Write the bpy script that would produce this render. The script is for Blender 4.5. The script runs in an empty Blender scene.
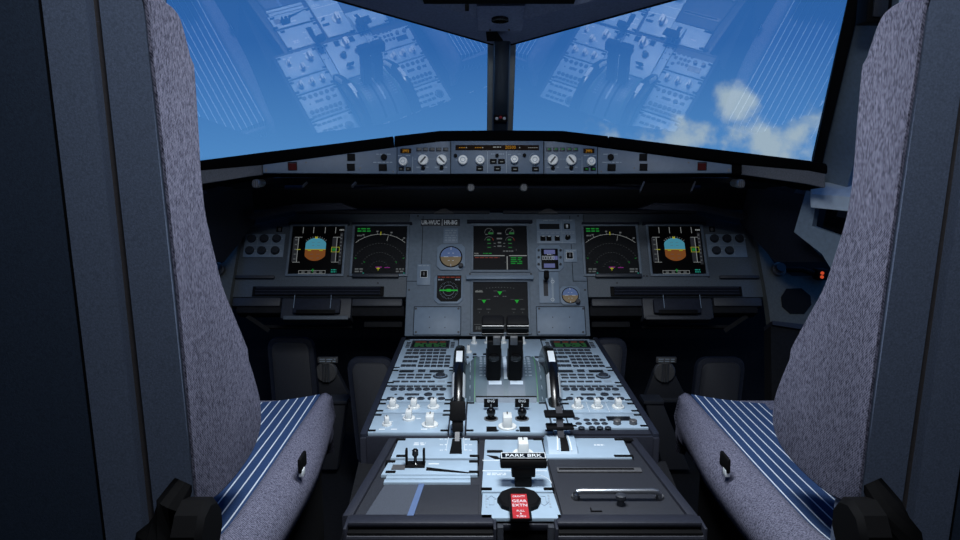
import bpy, bmesh, math, random
from mathutils import Matrix, Vector
random.seed(7)
SC = bpy.context.scene
COL = SC.collection
V = Vector
PI = math.pi
def R(a): return math.radians(a)

# ------------------------------------------------------------------ camera
FPX = 685.0
PITCH = R(9.5)
EZ = 0.95                                    # eye height over the floor
CAM = V((-0.052, 0.0, EZ))
CF = V((0, math.cos(PITCH), -math.sin(PITCH)))
CU = V((0, math.sin(PITCH), math.cos(PITCH)))
CR = V((1, 0, 0))
cd = bpy.data.cameras.new('camera')
cd.sensor_width = 36.0
cd.lens = FPX / 960.0 * 36.0
cd.clip_start = 0.02
cam = bpy.data.objects.new('camera', cd)
COL.objects.link(cam)
cam.location = CAM
cam.rotation_euler = (PI / 2 - PITCH, 0, 0)
SC.camera = cam
SC.view_settings.view_transform = 'Standard'
SC.view_settings.look = 'None'
SC.view_settings.gamma = 1.0
SC.view_settings.exposure = 0.0
SC.view_settings.use_curve_mapping = False

def ray(x, y): return CF + CR * ((x - 480) / FPX) - CU * ((y - 270) / FPX)
def hit(x, y, o, n):                          # ray through a pixel against the plane (o, n)
    r = ray(x, y)
    return CAM + r * ((o - CAM).dot(n) / r.dot(n))
def at_x(x, y, X): return hit(x, y, V((X, 0, 0)), V((1, 0, 0)))
def at_y(x, y, Y): return hit(x, y, V((0, Y, 0)), V((0, 1, 0)))
def at_z(x, y, Z): return hit(x, y, V((0, 0, Z)), V((0, 0, 1)))

class Fr:                                     # a flat working frame in the cockpit: u along, v up the face, w out of it
    def __init__(s, o, u, v):
        s.o = V(o); s.u = V(u).normalized(); s.v = V(v); s.v = (s.v - s.u * s.v.dot(s.u)).normalized()
        s.w = s.u.cross(s.v)
        s.M = Matrix(((s.u.x, s.v.x, s.w.x, s.o.x), (s.u.y, s.v.y, s.w.y, s.o.y), (s.u.z, s.v.z, s.w.z, s.o.z), (0, 0, 0, 1)))
    def uv(s, x, y, off=0.0):
        d = hit(x, y, s.o + s.w * off, s.w) - s.o
        return d.dot(s.u), d.dot(s.v)

# ------------------------------------------------------------------ materials
def lin(c):
    c = c / 255.0
    return c / 12.92 if c <= 0.04045 else ((c + 0.055) / 1.055) ** 2.4
def C(r, g, b): return (lin(r), lin(g), lin(b), 1.0)
def nodes(name):
    m = bpy.data.materials.new(name); m.use_nodes = True
    nt = m.node_tree
    return m, nt, nt.nodes['Principled BSDF'], nt.nodes['Material Output']
def paint(name, col, rough=0.5, scale=60.0, vary=0.12, bump=0.1, bscale=400.0, metal=0.0, spec=0.5, bdist=0.001):
    m, nt, b, out = nodes(name)
    tc = nt.nodes.new('ShaderNodeTexCoord')
    n1 = nt.nodes.new('ShaderNodeTexNoise'); n1.inputs['Scale'].default_value = scale; n1.inputs['Detail'].default_value = 4
    nt.links.new(tc.outputs['Object'], n1.inputs['Vector'])
    mp = nt.nodes.new('ShaderNodeMapRange'); mp.inputs['From Min'].default_value = 0.3; mp.inputs['From Max'].default_value = 0.7
    mp.inputs['To Min'].default_value = 1 - vary; mp.inputs['To Max'].default_value = 1 + vary
    nt.links.new(n1.outputs['Fac'], mp.inputs['Value'])
    mx = nt.nodes.new('ShaderNodeVectorMath'); mx.operation = 'SCALE'
    mx.inputs[0].default_value = col[:3]
    nt.links.new(mp.outputs['Result'], mx.inputs['Scale'])
    nt.links.new(mx.outputs['Vector'], b.inputs['Base Color'])
    b.inputs['Roughness'].default_value = rough; b.inputs['Metallic'].default_value = metal
    b.inputs['Specular IOR Level'].default_value = spec
    if bump > 0:
        n2 = nt.nodes.new('ShaderNodeTexNoise'); n2.inputs['Scale'].default_value = bscale; n2.inputs['Detail'].default_value = 2
        nt.links.new(tc.outputs['Object'], n2.inputs['Vector'])
        bp = nt.nodes.new('ShaderNodeBump'); bp.inputs['Strength'].default_value = bump; bp.inputs['Distance'].default_value = bdist
        nt.links.new(n2.outputs['Fac'], bp.inputs['Height']); nt.links.new(bp.outputs['Normal'], b.inputs['Normal'])
    return m
def glow(name, col, s=1.0):
    m, nt, b, out = nodes(name)
    b.inputs['Base Color'].default_value = (0.01, 0.01, 0.01, 1); b.inputs['Roughness'].default_value = 0.6
    b.inputs['Specular IOR Level'].default_value = 0.05; b.inputs['Emission Color'].default_value = col; b.inputs['Emission Strength'].default_value = s
    return m
def tweed():
    m, nt, b, out = nodes('grey tweed fabric')
    tc = nt.nodes.new('ShaderNodeTexCoord')
    mp = nt.nodes.new('ShaderNodeMapping'); mp.inputs['Scale'].default_value = (430, 640, 230)
    nt.links.new(tc.outputs['Object'], mp.inputs['Vector'])
    n = nt.nodes.new('ShaderNodeTexNoise'); n.inputs['Scale'].default_value = 1.0; n.inputs['Detail'].default_value = 2.5; n.inputs['Roughness'].default_value = 0.65
    nt.links.new(mp.outputs['Vector'], n.inputs['Vector'])
    w = nt.nodes.new('ShaderNodeTexWave'); w.wave_type = 'BANDS'; w.bands_direction = 'DIAGONAL'
    w.inputs['Scale'].default_value = 190; w.inputs['Distortion'].default_value = 2.0; w.inputs['Detail'].default_value = 1
    nt.links.new(tc.outputs['Object'], w.inputs['Vector'])
    a = nt.nodes.new('ShaderNodeMath'); a.operation = 'MULTIPLY_ADD'; a.inputs[1].default_value = 0.16
    nt.links.new(w.outputs['Fac'], a.inputs[0]); nt.links.new(n.outputs['Fac'], a.inputs[2])
    cr = nt.nodes.new('ShaderNodeValToRGB')
    cr.color_ramp.elements[0].position = 0.42; cr.color_ramp.elements[0].color = C(51, 53, 68)
    cr.color_ramp.elements[1].position = 0.72; cr.color_ramp.elements[1].color = C(130, 130, 150)
    nt.links.new(a.outputs[0], cr.inputs['Fac']); nt.links.new(cr.outputs['Color'], b.inputs['Base Color'])
    b.inputs['Roughness'].default_value = 0.95; b.inputs['Specular IOR Level'].default_value = 0.1
    bp = nt.nodes.new('ShaderNodeBump'); bp.inputs['Strength'].default_value = 0.35; bp.inputs['Distance'].default_value = 0.001
    nt.links.new(n.outputs['Fac'], bp.inputs['Height']); nt.links.new(bp.outputs['Normal'], b.inputs['Normal'])
    return m
def striped():
    m, nt, b, out = nodes('navy striped fabric')
    tc = nt.nodes.new('ShaderNodeTexCoord')
    sx = nt.nodes.new('ShaderNodeSeparateXYZ'); nt.links.new(tc.outputs['Object'], sx.inputs[0])
    ma = nt.nodes.new('ShaderNodeMath'); ma.operation = 'ABSOLUTE'
    nt.links.new(sx.outputs['X'], ma.inputs[0])
    md = nt.nodes.new('ShaderNodeMath'); md.operation = 'MODULO'; md.inputs[1].default_value = 0.0185
    nt.links.new(ma.outputs[0], md.inputs[0])
    lt = nt.nodes.new('ShaderNodeMath'); lt.operation = 'LESS_THAN'; lt.inputs[1].default_value = 0.0026
    nt.links.new(md.outputs[0], lt.inputs[0])
    n = nt.nodes.new('ShaderNodeTexNoise'); n.inputs['Scale'].default_value = 400; nt.links.new(tc.outputs['Object'], n.inputs['Vector'])
    c0 = nt.nodes.new('ShaderNodeValToRGB')
    c0.color_ramp.elements[0].color = C(38, 58, 96); c0.color_ramp.elements[1].color = C(60, 84, 124)
    nt.links.new(n.outputs['Fac'], c0.inputs['Fac'])
    mx = nt.nodes.new('ShaderNodeMixRGB'); mx.inputs['Color2'].default_value = C(215, 225, 236)
    nt.links.new(lt.outputs[0], mx.inputs['Fac']); nt.links.new(c0.outputs['Color'], mx.inputs['Color1'])
    nt.links.new(mx.outputs['Color'], b.inputs['Base Color'])
    b.inputs['Roughness'].default_value = 0.9; b.inputs['Specular IOR Level'].default_value = 0.1
    return m
def glass_inner(fac):
    m = bpy.data.materials.new('cockpit window glass'); m.use_nodes = True
    nt = m.node_tree; nt.nodes.clear()
    out = nt.nodes.new('ShaderNodeOutputMaterial'); mx = nt.nodes.new('ShaderNodeMixShader')
    t = nt.nodes.new('ShaderNodeBsdfTransparent'); t.inputs['Color'].default_value = (0.96, 0.98, 1, 1)
    g = nt.nodes.new('ShaderNodeBsdfGlossy'); g.inputs['Roughness'].default_value = 0.0; g.inputs['Color'].default_value = (0.9, 0.95, 1, 1)
    mx.inputs['Fac'].default_value = fac
    nt.links.new(t.outputs[0], mx.inputs[1]); nt.links.new(g.outputs[0], mx.inputs[2]); nt.links.new(mx.outputs[0], out.inputs['Surface'])
    return m

M = dict(
    panel=paint('slate panel paint', C(104, 118, 133), 0.55, 90, 0.10, 0.12, 500),
    panel2=paint('slate plate paint', C(118, 136, 156), 0.5, 60, 0.06, 0.05, 400),
    wing=paint('slate textured panel', C(77, 86, 96), 0.6, 260, 0.16, 0.3, 700),
    ped=paint('pale blue pedestal paint', C(162, 182, 199), 0.42, 30, 0.05, 0.04, 300),
    track=paint('lever track grey', C(92, 106, 120), 0.5, 60, 0.08, 0),
    pedh=paint('quadrant housing paint', C(86, 103, 114), 0.5, 20, 0.08, 0.04, 300),
    green=paint('green edge paint', C(70, 130, 84), 0.5, 40, 0.1, 0),
    strip=paint('glareshield face paint', C(90, 107, 128), 0.5, 80, 0.06, 0.05, 400),
    dark=paint('charcoal plastic', C(44, 47, 55), 0.55, 200, 0.2, 0.25, 800),
    darkb=paint('navy charcoal plastic', C(34, 38, 50), 0.6, 150, 0.2, 0.2, 600, spec=0.15),
    soot=paint('black footwell lining', C(20, 21, 25), 0.8, 100, 0.25, 0.2, 500, spec=0.2),
    black=paint('matt black', C(9, 9, 11), 0.7, 100, 0.1, 0.05, 500, spec=0.15),
    pad=paint('black padded vinyl', C(5, 5, 6), 0.9, 100, 0.1, 0.05, 500, spec=0.05),
    gloss=paint('gloss black', C(10, 10, 11), 0.22, 100, 0.1, 0, spec=0.5),
    key=paint('key cap grey', C(42, 48, 58), 0.5, 100, 0.1, 0),
    white=paint('white knob plastic', C(226, 228, 226), 0.4, 100, 0.03, 0),
    ink=paint('white lettering', C(222, 228, 232), 0.6, 100, 0.02, 0),
    dimink=paint('faint lettering', C(150, 164, 178), 0.6, 100, 0.02, 0),
    shell=paint('navy seat shell', C(98, 110, 132), 0.55, 500, 0.22, 0.3, 900, spec=0.3),
    shell2=paint('deep navy seat shell', C(52, 64, 82), 0.6, 500, 0.22, 0.3, 900, spec=0.25),
    shelle=paint('brown grey seat edge', C(70, 66, 66), 0.5, 300, 0.15, 0.1),
    lid=paint('speckled dark lid', C(40, 42, 49), 0.6, 700, 0.35, 0.3, 900),
    lidg=paint('grey lid', C(72, 77, 87), 0.6, 500, 0.15, 0.2, 900),
    lidb=paint('steel blue edge strip', C(92, 112, 150), 0.5, 100, 0.05, 0),
    frame=paint('dark frame rail', C(36, 38, 48), 0.5, 400, 0.2, 0.15, 700),
    metal=paint('brushed metal', C(150, 154, 160), 0.35, 200, 0.1, 0.05, 600, metal=0.9),
    steel=paint('dull grey metal', C(96, 96, 98), 0.5, 200, 0.15, 0.1, 600, metal=0.3),
    red=paint('red placard', C(180, 42, 48), 0.5, 60, 0.06, 0),
    dred=paint('dull red lens', C(70, 26, 26), 0.8, 60, 0.06, 0, spec=0.05),
    lcd=paint('dark lcd', C(24, 28, 34), 0.3, 60, 0.06, 0),
    console=paint('grey console paint', C(84, 88, 88), 0.6, 160, 0.12, 0.2, 600, spec=0.2),
    wall=paint('cockpit lining', C(112, 128, 144), 0.6, 120, 0.1, 0.15, 500),
    flange=paint('grey post flange', C(150, 154, 152), 0.5, 60, 0.08, 0.05),
    ceil=paint('overhead panel paint', C(140, 150, 180), 0.55, 180, 0.15, 0.2, 600),
    sill=paint('pale sill paint', C(196, 210, 224), 0.5, 60, 0.06, 0.05),
    post=paint('centre post paint', C(44, 54, 66), 0.35, 60, 0.1, 0.05),
    grip=paint('grey trim padding', C(92, 94, 100), 0.8, 400, 0.25, 0.4, 900),
    tweed=tweed(), stripe=striped(), glass=glass_inner(0.21),
    screen=paint('display glass black', C(7, 7, 9), 0.5, 60, 0.05, 0, spec=0.12),
    screend=paint('display glass charcoal', C(20, 22, 26), 0.5, 60, 0.05, 0, spec=0.12),
    e_sky=glow('display sky blue', C(58, 122, 142)), e_gnd=glow('display earth brown', C(104, 60, 26)),
    e_white=glow('display white', C(118, 122, 122)), e_dim=glow('display grey', C(72, 76, 78)), e_tape=glow('display tape grey', C(30, 32, 36)),
    e_green=glow('display green', C(18, 104, 38)), e_yel=glow('display yellow', C(140, 140, 24)), e_mag=glow('display magenta', C(116, 30, 110)),
    e_cyan=glow('display cyan', C(24, 120, 106)), e_red=glow('display red', C(100, 40, 32)), e_amber=glow('amber digits', C(150, 104, 20)),
    e_lcd=glow('clock lcd', C(80, 86, 126)), e_mcdu=glow('dark green text', C(30, 76, 40)), e_leg=glow('button legend', C(92, 98, 100)), e_bright=glow('bright green', C(26, 140, 44)), e_orange=glow('orange lamp', C(190, 70, 40)),
    amberback=paint('amber window', C(34, 20, 10), 0.6, 60, 0.05, 0, spec=0.08),
    hsky=paint('horizon ball blue', C(96, 124, 176), 0.4, 60, 0.05, 0), hgnd=paint('horizon ball tan', C(146, 122, 84), 0.4, 60, 0.05, 0),
)

# ------------------------------------------------------------------ mesh building
class MB:
    def __init__(s): s.b = bmesh.new()
    def _merge(s, t):
        me = bpy.data.meshes.new('tmp'); t.to_mesh(me); t.free(); s.b.from_mesh(me); bpy.data.meshes.remove(me)
    def prism(s, pts, w0, w1, bev=0.0, seg=2):
        t = bmesh.new()
        a = 0.0
        for i in range(len(pts)):
            j = (i + 1) % len(pts); a += pts[i][0] * pts[j][1] - pts[j][0] * pts[i][1]
        if a < 0: pts = pts[::-1]
        lo = [t.verts.new((p[0], p[1], w0)) for p in pts]; hi = [t.verts.new((p[0], p[1], w1)) for p in pts]
        t.faces.new(lo[::-1]); top = t.faces.new(hi)
        n = len(pts)
        for i in range(n): t.faces.new((lo[i], lo[(i + 1) % n], hi[(i + 1) % n], hi[i]))
        if bev > 0: bmesh.ops.bevel(t, geom=list(top.edges), offset=bev, segments=seg, profile=0.5, affect='EDGES')
        s._merge(t); return s
    def box(s, u0, v0, u1, v1, w0, w1, bev=0.0, seg=2):
        if u0 > u1: u0, u1 = u1, u0
        if v0 > v1: v0, v1 = v1, v0
        if w0 > w1: w0, w1 = w1, w0
        t = bmesh.new(); bmesh.ops.create_cube(t, size=1.0)
        for v in t.verts: v.co = V((u0 + (v.co.x + .5) * (u1 - u0), v0 + (v.co.y + .5) * (v1 - v0), w0 + (v.co.z + .5) * (w1 - w0)))
        if bev > 0: bmesh.ops.bevel(t, geom=list(t.edges), offset=bev, segments=seg, profile=0.5, affect='EDGES')
        s._merge(t); return s
    def rings(s, rs, cap=True, closed=True):     # loft through rings of points
        t = bmesh.new(); vs = [[t.verts.new(p) for p in r] for r in rs]; n = len(rs[0])
        for a, b in zip(vs, vs[1:]):
            for i in range(n if closed else n - 1):
                j = (i + 1) % n
                try: t.faces.new((a[i], a[j], b[j], b[i]))
                except ValueError: pass
        if cap:
            for r in (vs[0], vs[-1]):
                try: t.faces.new(r)
                except ValueError: pass
        bmesh.ops.recalc_face_normals(t, faces=t.faces)
        s._merge(t); return s
    def lathe(s, u, v, prof, seg=28):           # prof: (radius, w) pairs, axis along w
        rs = [[(u + r * math.cos(2 * PI * k / seg), v + r * math.sin(2 * PI * k / seg), w) for k in range(seg)] for r, w in prof]
        return s.rings(rs)
    def cyl(s, u, v, w0, w1, r, seg=24, ch=0.0):
        return s.lathe(u, v, [(r, w0), (r, w1 - ch), (r - ch, w1)] if ch else [(r, w0), (r, w1)], seg)
    def tube(s, pts, r, seg=10):
        pts = [V(p) for p in pts]; rs = []
        for i, p in enumerate(pts):
            d = (pts[min(i + 1, len(pts) - 1)] - pts[max(i - 1, 0)]).normalized()
            h = V((0, 0, 1)) if abs(d.z) < .9 else V((1, 0, 0))
            x = d.cross(h).normalized(); y = x.cross(d)
            rr = r[i] if isinstance(r, (list, tuple)) else r
            rs.append([p + (x * math.cos(2 * PI * k / seg) + y * math.sin(2 * PI * k / seg)) * rr for k in range(seg)])
        return s.rings(rs)
    def beam(s, a, b, wx, wy, up=(1, 0, 0), bev=0.0):   # a box between two points
        a, b = V(a), V(b); d = (b - a); L = d.length; d.normalize(); x = V(up); x = (x - d * x.dot(d)).normalized(); y = d.cross(x)
        t = bmesh.new(); bmesh.ops.create_cube(t, size=1.0)
        if bev > 0:
            for v in t.verts: v.co = V((v.co.x * wx, v.co.y * wy, v.co.z * L))
            bmesh.ops.bevel(t, geom=list(t.edges), offset=bev, segments=2, profile=0.5, affect='EDGES')
            for v in t.verts: v.co = (a + b) / 2 + x * v.co.x + y * v.co.y + d * v.co.z
        else:
            for v in t.verts: v.co = (a + b) / 2 + x * v.co.x * wx + y * v.co.y * wy + d * v.co.z * L
        s._merge(t); return s
    def frame(s, u0, v0, u1, v1, b, w0, w1, bev=0.0):
        s.box(u0 - b, v0 - b, u1 + b, v0, w0, w1, bev); s.box(u0 - b, v1, u1 + b, v1 + b, w0, w1, bev)
        s.box(u0 - b, v0, u0, v1, w0, w1, bev); s.box(u1, v0, u1 + b, v1, w0, w1, bev); return s
    def arc(s, u, v, r, t, a0, a1, w0, w1, n=24):
        for k in range(n):
            a, b = R(a0 + (a1 - a0) * k / n), R(a0 + (a1 - a0) * (k + 1) / n)
            s.prism([(u + q * math.cos(g), v + q * math.sin(g)) for q, g in ((r, a), (r, b), (r + t, b), (r + t, a))], w0, w1)
        return s
    def text(s, body, u, v, h, w, sx=1.0, thick=0.0003, align='CENTER', bold=0.0):
        c = bpy.data.curves.new('tmp', 'FONT'); c.body = body; c.size = h / 0.7; c.align_x = align; c.extrude = thick; c.resolution_u = 2; c.offset = bold
        o = bpy.data.objects.new('tmp', c); me = bpy.data.meshes.new_from_object(o)
        for q in me.vertices: q.co = V((u + q.co.x * sx, v + q.co.y - h / 2, w + q.co.z))
        s.b.from_mesh(me); bpy.data.meshes.remove(me); bpy.data.objects.remove(o); bpy.data.curves.remove(c); return s
    def scribble(s, u0, v0, u1, v1, w, rows=1, fill=0.55, dens=5):
        dv = (v1 - v0) / rows
        for r in range(rows):
            u = u0; y = v0 + dv * (r + .5)
            while u < u1:
                L = (u1 - u0) / dens * random.uniform(.5, 1.2); e = min(u + L, u1)
                s.box(u, y - dv * fill / 2, e, y + dv * fill / 2, w, w + 0.0003); u = e + (u1 - u0) / dens * .25
        return s
    def xf(s, m):
        bmesh.ops.transform(s.b, matrix=m, verts=s.b.verts); return s
    def build(s, name, mat, parent=None, label=None, ang=35, smooth=True, loc=None):
        me = bpy.data.meshes.new(name); s.b.to_mesh(me); s.b.free()
        me.materials.append(M[mat] if isinstance(mat, str) else mat)
        if smooth: me.shade_smooth(); me.set_sharp_from_angle(angle=R(ang))
        o = bpy.data.objects.new(name, me); COL.objects.link(o)
        if parent is not None: o.parent = parent
        if loc is not None: o.location = loc
        if label: o['label'] = label
        return o

def tag(o, label, cat, group=None, kind=None):
    o['label'] = label; o['category'] = cat
    if group: o['group'] = group
    if kind: o['kind'] = kind
    return o
def struct(o): o['kind'] = 'structure'; return o
def empty(name, m):
    o = bpy.data.objects.new(name, None); COL.objects.link(o); o.empty_display_size = 0.02; o.matrix_world = m; return o
def dup(o, parent, loc):
    c = o.copy(); COL.objects.link(c); c.parent = parent; c.location = loc; return c

class T:                                       # a thing lying on a frame, rooted where the pixel meets its plane
    def __init__(s, name, label, cat, fr, px, py, group=None, off=0.0):
        s.fr = fr; s.off = off; s.u0, s.v0 = fr.uv(px, py, off)
        s.o = empty(name, fr.M @ Matrix.Translation((s.u0, s.v0, off))); tag(s.o, label, cat, group)
    def p(s, x, y, w=0.0):
        u, v = s.fr.uv(x, y, s.off + w); return u - s.u0, v - s.v0
    def r(s, x0, y0, x1, y1, w=0.0):           # a pixel rectangle as u0, v0, u1, v1
        xm, ym = (x0 + x1) / 2, (y0 + y1) / 2
        return s.p(x0, ym, w)[0], s.p(xm, y1, w)[1], s.p(x1, ym, w)[0], s.p(xm, y0, w)[1]
    def box(s, mb, x0, y0, x1, y1, w0, w1, bev=0.0):
        u0, v0, u1, v1 = s.r(x0, y0, x1, y1, w1); mb.box(u0, v0, u1, v1, w0, w1, bev); return mb
    def part(s, name, mat, x0, y0, x1, y1, w0, w1, bev=0.0, parent=None, label=None):
        return s.box(MB(), x0, y0, x1, y1, w0, w1, bev).build(name, mat, parent or s.o, label)
    def poly(s, name, mat, pts, w0, w1, bev=0.0, parent=None, label=None):
        return MB().prism([s.p(x, y, w1) for x, y in pts], w0, w1, bev).build(name, mat, parent or s.o, label)

def keys(t, name, mat, pts, w, h, w0, w1, bev=0.0006, rnd=False, parent=None):
    first = None
    for x, y in pts:
        u, v = t.p(x, y, w1)
        if first is None:
            mb = MB()
            if rnd:
                mb.lathe(0, 0, [(w / 2, w0), (w / 2, w1 - .0006), (w / 2 - .0008, w1)], 16)
                if w != h: mb.xf(Matrix.Diagonal((1, h / w, 1, 1)))
            else: mb.box(-w / 2, -h / 2, w / 2, h / 2, w0, w1, bev)
            first = mb.build(name, mat, parent or t.o, loc=(u, v, 0))
        else: dup(first, parent or t.o, (u, v, 0))
def pointer_knob(t, x, y, r, h=0.012, rot=0.0, parent=None, body='white', mark='black'):
    u, v = t.p(x, y, 0.0)
    mb = MB().lathe(0, 0, [(r, 0), (r, .003), (r * .93, .004), (0.0001, .004)], 28)
    mb.box(-r * .48, -r * .82, r * .48, r * .82, .003, h, .0016)
    k = mb.build('knob', body, parent or t.o, loc=(u, v, .004)); k.rotation_euler.z = rot
    MB().box(-.0009, r * .1, .0009, r * .84, h - .0004, h + .0004).box(-.0009, r * .8, .0009, r * .84, h * .5, h + .0004).build('pointer', mark, k)
    return k
def round_knob(t, x, y, r, h=0.012, mat='white', skirt=None, dot=True, line=None):
    u, v = t.p(x, y, h)
    mb = MB().lathe(0, 0, [(r * 1.05, 0), (r, .003), (r, h - .002), (r * .86, h), (0.0001, h)], 28)
    k = mb.build('knob', mat, t.o, loc=(u, v, 0))
    if line is not None:
        MB().box(-r * .16, -r * .75, r * .16, r * .75, h, h + .0006).build('pointer', 'key', k).rotation_euler.z = R(line)
    elif dot:
        MB().arc(0, 0, r * .42, r * .14, 0, 360, h, h + .0005, 14).build('cap_ring', 'dimink', k)
    if skirt: MB().cyl(0, 0, 0, .002, r * skirt, 24).build('skirt', 'black', k, loc=(0.0012, -.0012, 0))
    return k
# ------------------------------------------------------------------ working frames
X1 = (1, 0, 0)
PO = CAM + ray(480, 250) * 2.01; PO.x = 0
PF = Fr(PO, X1, (0, math.sin(R(31)), math.cos(R(31))))           # the main instrument panel leans back
ZP = EZ - 0.484; ZR = EZ - 0.4885
DF = Fr((0, 1.40, ZP), X1, (0, 1, 0))                            # pedestal top
RF = Fr((0, 1.00, ZR), X1, (0, 1, 0))                            # lower rear pedestal top
GY = 1.70
g0 = at_y(497, 160, GY)
GF = Fr((0, GY, g0.z), X1, (0, math.sin(R(12)), math.cos(R(12))))  # glareshield face
def side_frame(sgn):
    a = at_y(598, 170, GY); b = at_y(735, 170, GY - .085)
    a.x += .0; u = V((b.x - a.x, b.y - a.y, 0)).normalized()
    if sgn > 0: return Fr(a, u, (0, math.sin(R(12)), math.cos(R(12))))
    return Fr((-a.x, a.y, a.z), (u.x, -u.y, 0), (0, math.sin(R(12)), math.cos(R(12))))
GR, GL = side_frame(1), side_frame(-1)

# ------------------------------------------------------------------ main instrument panel
def mir(pts): return [(995 - x, y) for x, y in pts]
t = T('instrument_panel', 'wide slate main instrument panel leaning back under the glareshield', 'instrument panel', PF, 497, 275)
pn = t.o
cen = [(405, 213), (590, 213), (590, 336), (404.5, 336)]
uL = t.p(404.5, 336)[0]; uR = t.p(590.5, 336)[0]; vT = t.p(497, 212.5)[1]; vB = t.p(497, 336)[1]
MB().box(uL, vB, uR, vT, -.04, 0, .002).build('centre_panel', 'panel', pn)
lw = [(400, 212.5), (296, 214), (252, 224.5), (238, 234), (228, 297), (400, 297)]
LW = [t.p(x, y) for x, y in lw]
LW[0] = (uL - .0006, LW[0][1]); LW[-1] = (uL - .0006, LW[-1][1])
MB().prism(LW, -.04, -.0005, .002).build('wing_panel', 'wing', pn)
MB().prism([(-u, v) for u, v in LW], -.04, -.0005, .002).build('wing_panel', 'wing', pn)
# visor strip along the panel's top edge, seams, screws
for s in (-1, 1):
    mb = MB(); mb.box(s * .02, vT - .006, s * (-LW[1][0]), vT + .003, 0, .010, .002); mb.build('top_trim', 'dark', pn)
    mb = MB(); mb.box(s * .2185, -.02, s * .2200, vT - .012, -.001, .0008)
    mb.box(s * .2185, -.02, s * (-uL), -.0185, -.001, .0008); mb.build('panel_seam', 'black', pn)
    # short dark ledges under the lighting panels and displays
    a = t.r(236, 276.5, 275, 279.5); mb = MB(); mb.box(s * -a[0], a[1], s * -a[2], a[3], 0, .012, .002); mb.build('ledge', 'dark', pn)
    a = t.r(353, 275, 399, 278.5); mb = MB(); mb.box(s * -a[0], a[1], s * -a[2], a[3], 0, .014, .002); mb.build('ledge', 'key', pn)
    # long grooved rail above the tray
    a = t.r(253, 287, 384, 296.5); mb = MB(); mb.box(s * -a[0], a[1], s * -a[2], a[3], 0, .006, .001); rl = mb.build('grooved_rail', 'black', pn)
    mb = MB()
    for k in (.2, .5, .8):
        vv = a[1] + (a[3] - a[1]) * k; mb.tube([(s * -(a[0] + .01), vv, .008), (s * -(a[2] - .01), vv, .008)], .0035, 8)
    mb.build('rail_rib', 'darkb', rl)
    # small pyramid sight knob on the panel top
    u, v = t.p(444 if s < 0 else 548, 214.5); MB().prism([(-.030, 0), (.030, 0), (.010, .013), (.004, .015), (-.004, .015), (-.010, .013)], -.006, .012, .002).build('sight_point', 'steel', pn, loc=(u, v, 0))
for (x, y) in [(418, 216), (578, 216), (418, 334), (577, 334), (470, 334), (531, 334), (470, 274), (531, 274), (348, 276), (405, 276), (289, 276), (586, 276), (644, 276), (647, 276), (409, 290), (585, 290), (709, 277), (378, 283), (617, 283)]:
    u, v = t.p(x, y); MB().cyl(0, 0, 0, .0014, .0028, 10).build('screw', 'dark', pn, loc=(u, v, 0))
# ledge bar between the two centre displays, hood above the upper one
t.part('display_ledge', 'panel2', 466, 275, 533.5, 279, .0, .016, .002, pn)
t.part('display_hood', 'darkb', 467, 219.5, 532.5, 221.5, .0, .016, .001, pn)
for s, x0, x1 in ((-1, 288, 349), (-1, 352, 412), (1, 582, 639), (1, 643, 706)):
    t.part('display_hood', 'darkb', x0, 221.8, x1, 223.3, .0, .014, .001, pn)

# ------------------------------------------------------------------ flat display units
def display(label, cx, cy, W, H, group=None, mat='screen'):
    t = T('display_unit', label, 'display', PF, cx, cy, group)
    MB().frame(-W / 2, -H / 2, W / 2, H / 2, .007, 0, .005, .001).build('bezel', 'panel', t.o)
    t.sc = MB().box(-W / 2, -H / 2, W / 2, H / 2, 0, .001).build('screen', mat, t.o)
    t.W, t.H = W, H; t.L = {}
    return t
def sym(t, m):
    if m not in t.L: t.L[m] = MB()
    return t.L[m]
NAMES = dict(e_sky='sky_shape', e_gnd='earth_shape', e_white='white_symbols', e_dim='grey_symbols', e_tape='tape_shape', e_green='green_symbols', e_yel='yellow_symbols', e_mag='magenta_symbols', e_cyan='cyan_symbols', e_red='red_symbols', e_mcdu='dial_readouts')
def done(t):
    for m, mb in t.L.items(): mb.build(NAMES[m], m, t.sc, smooth=False)
W0, W1 = .0012, .0016
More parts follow.
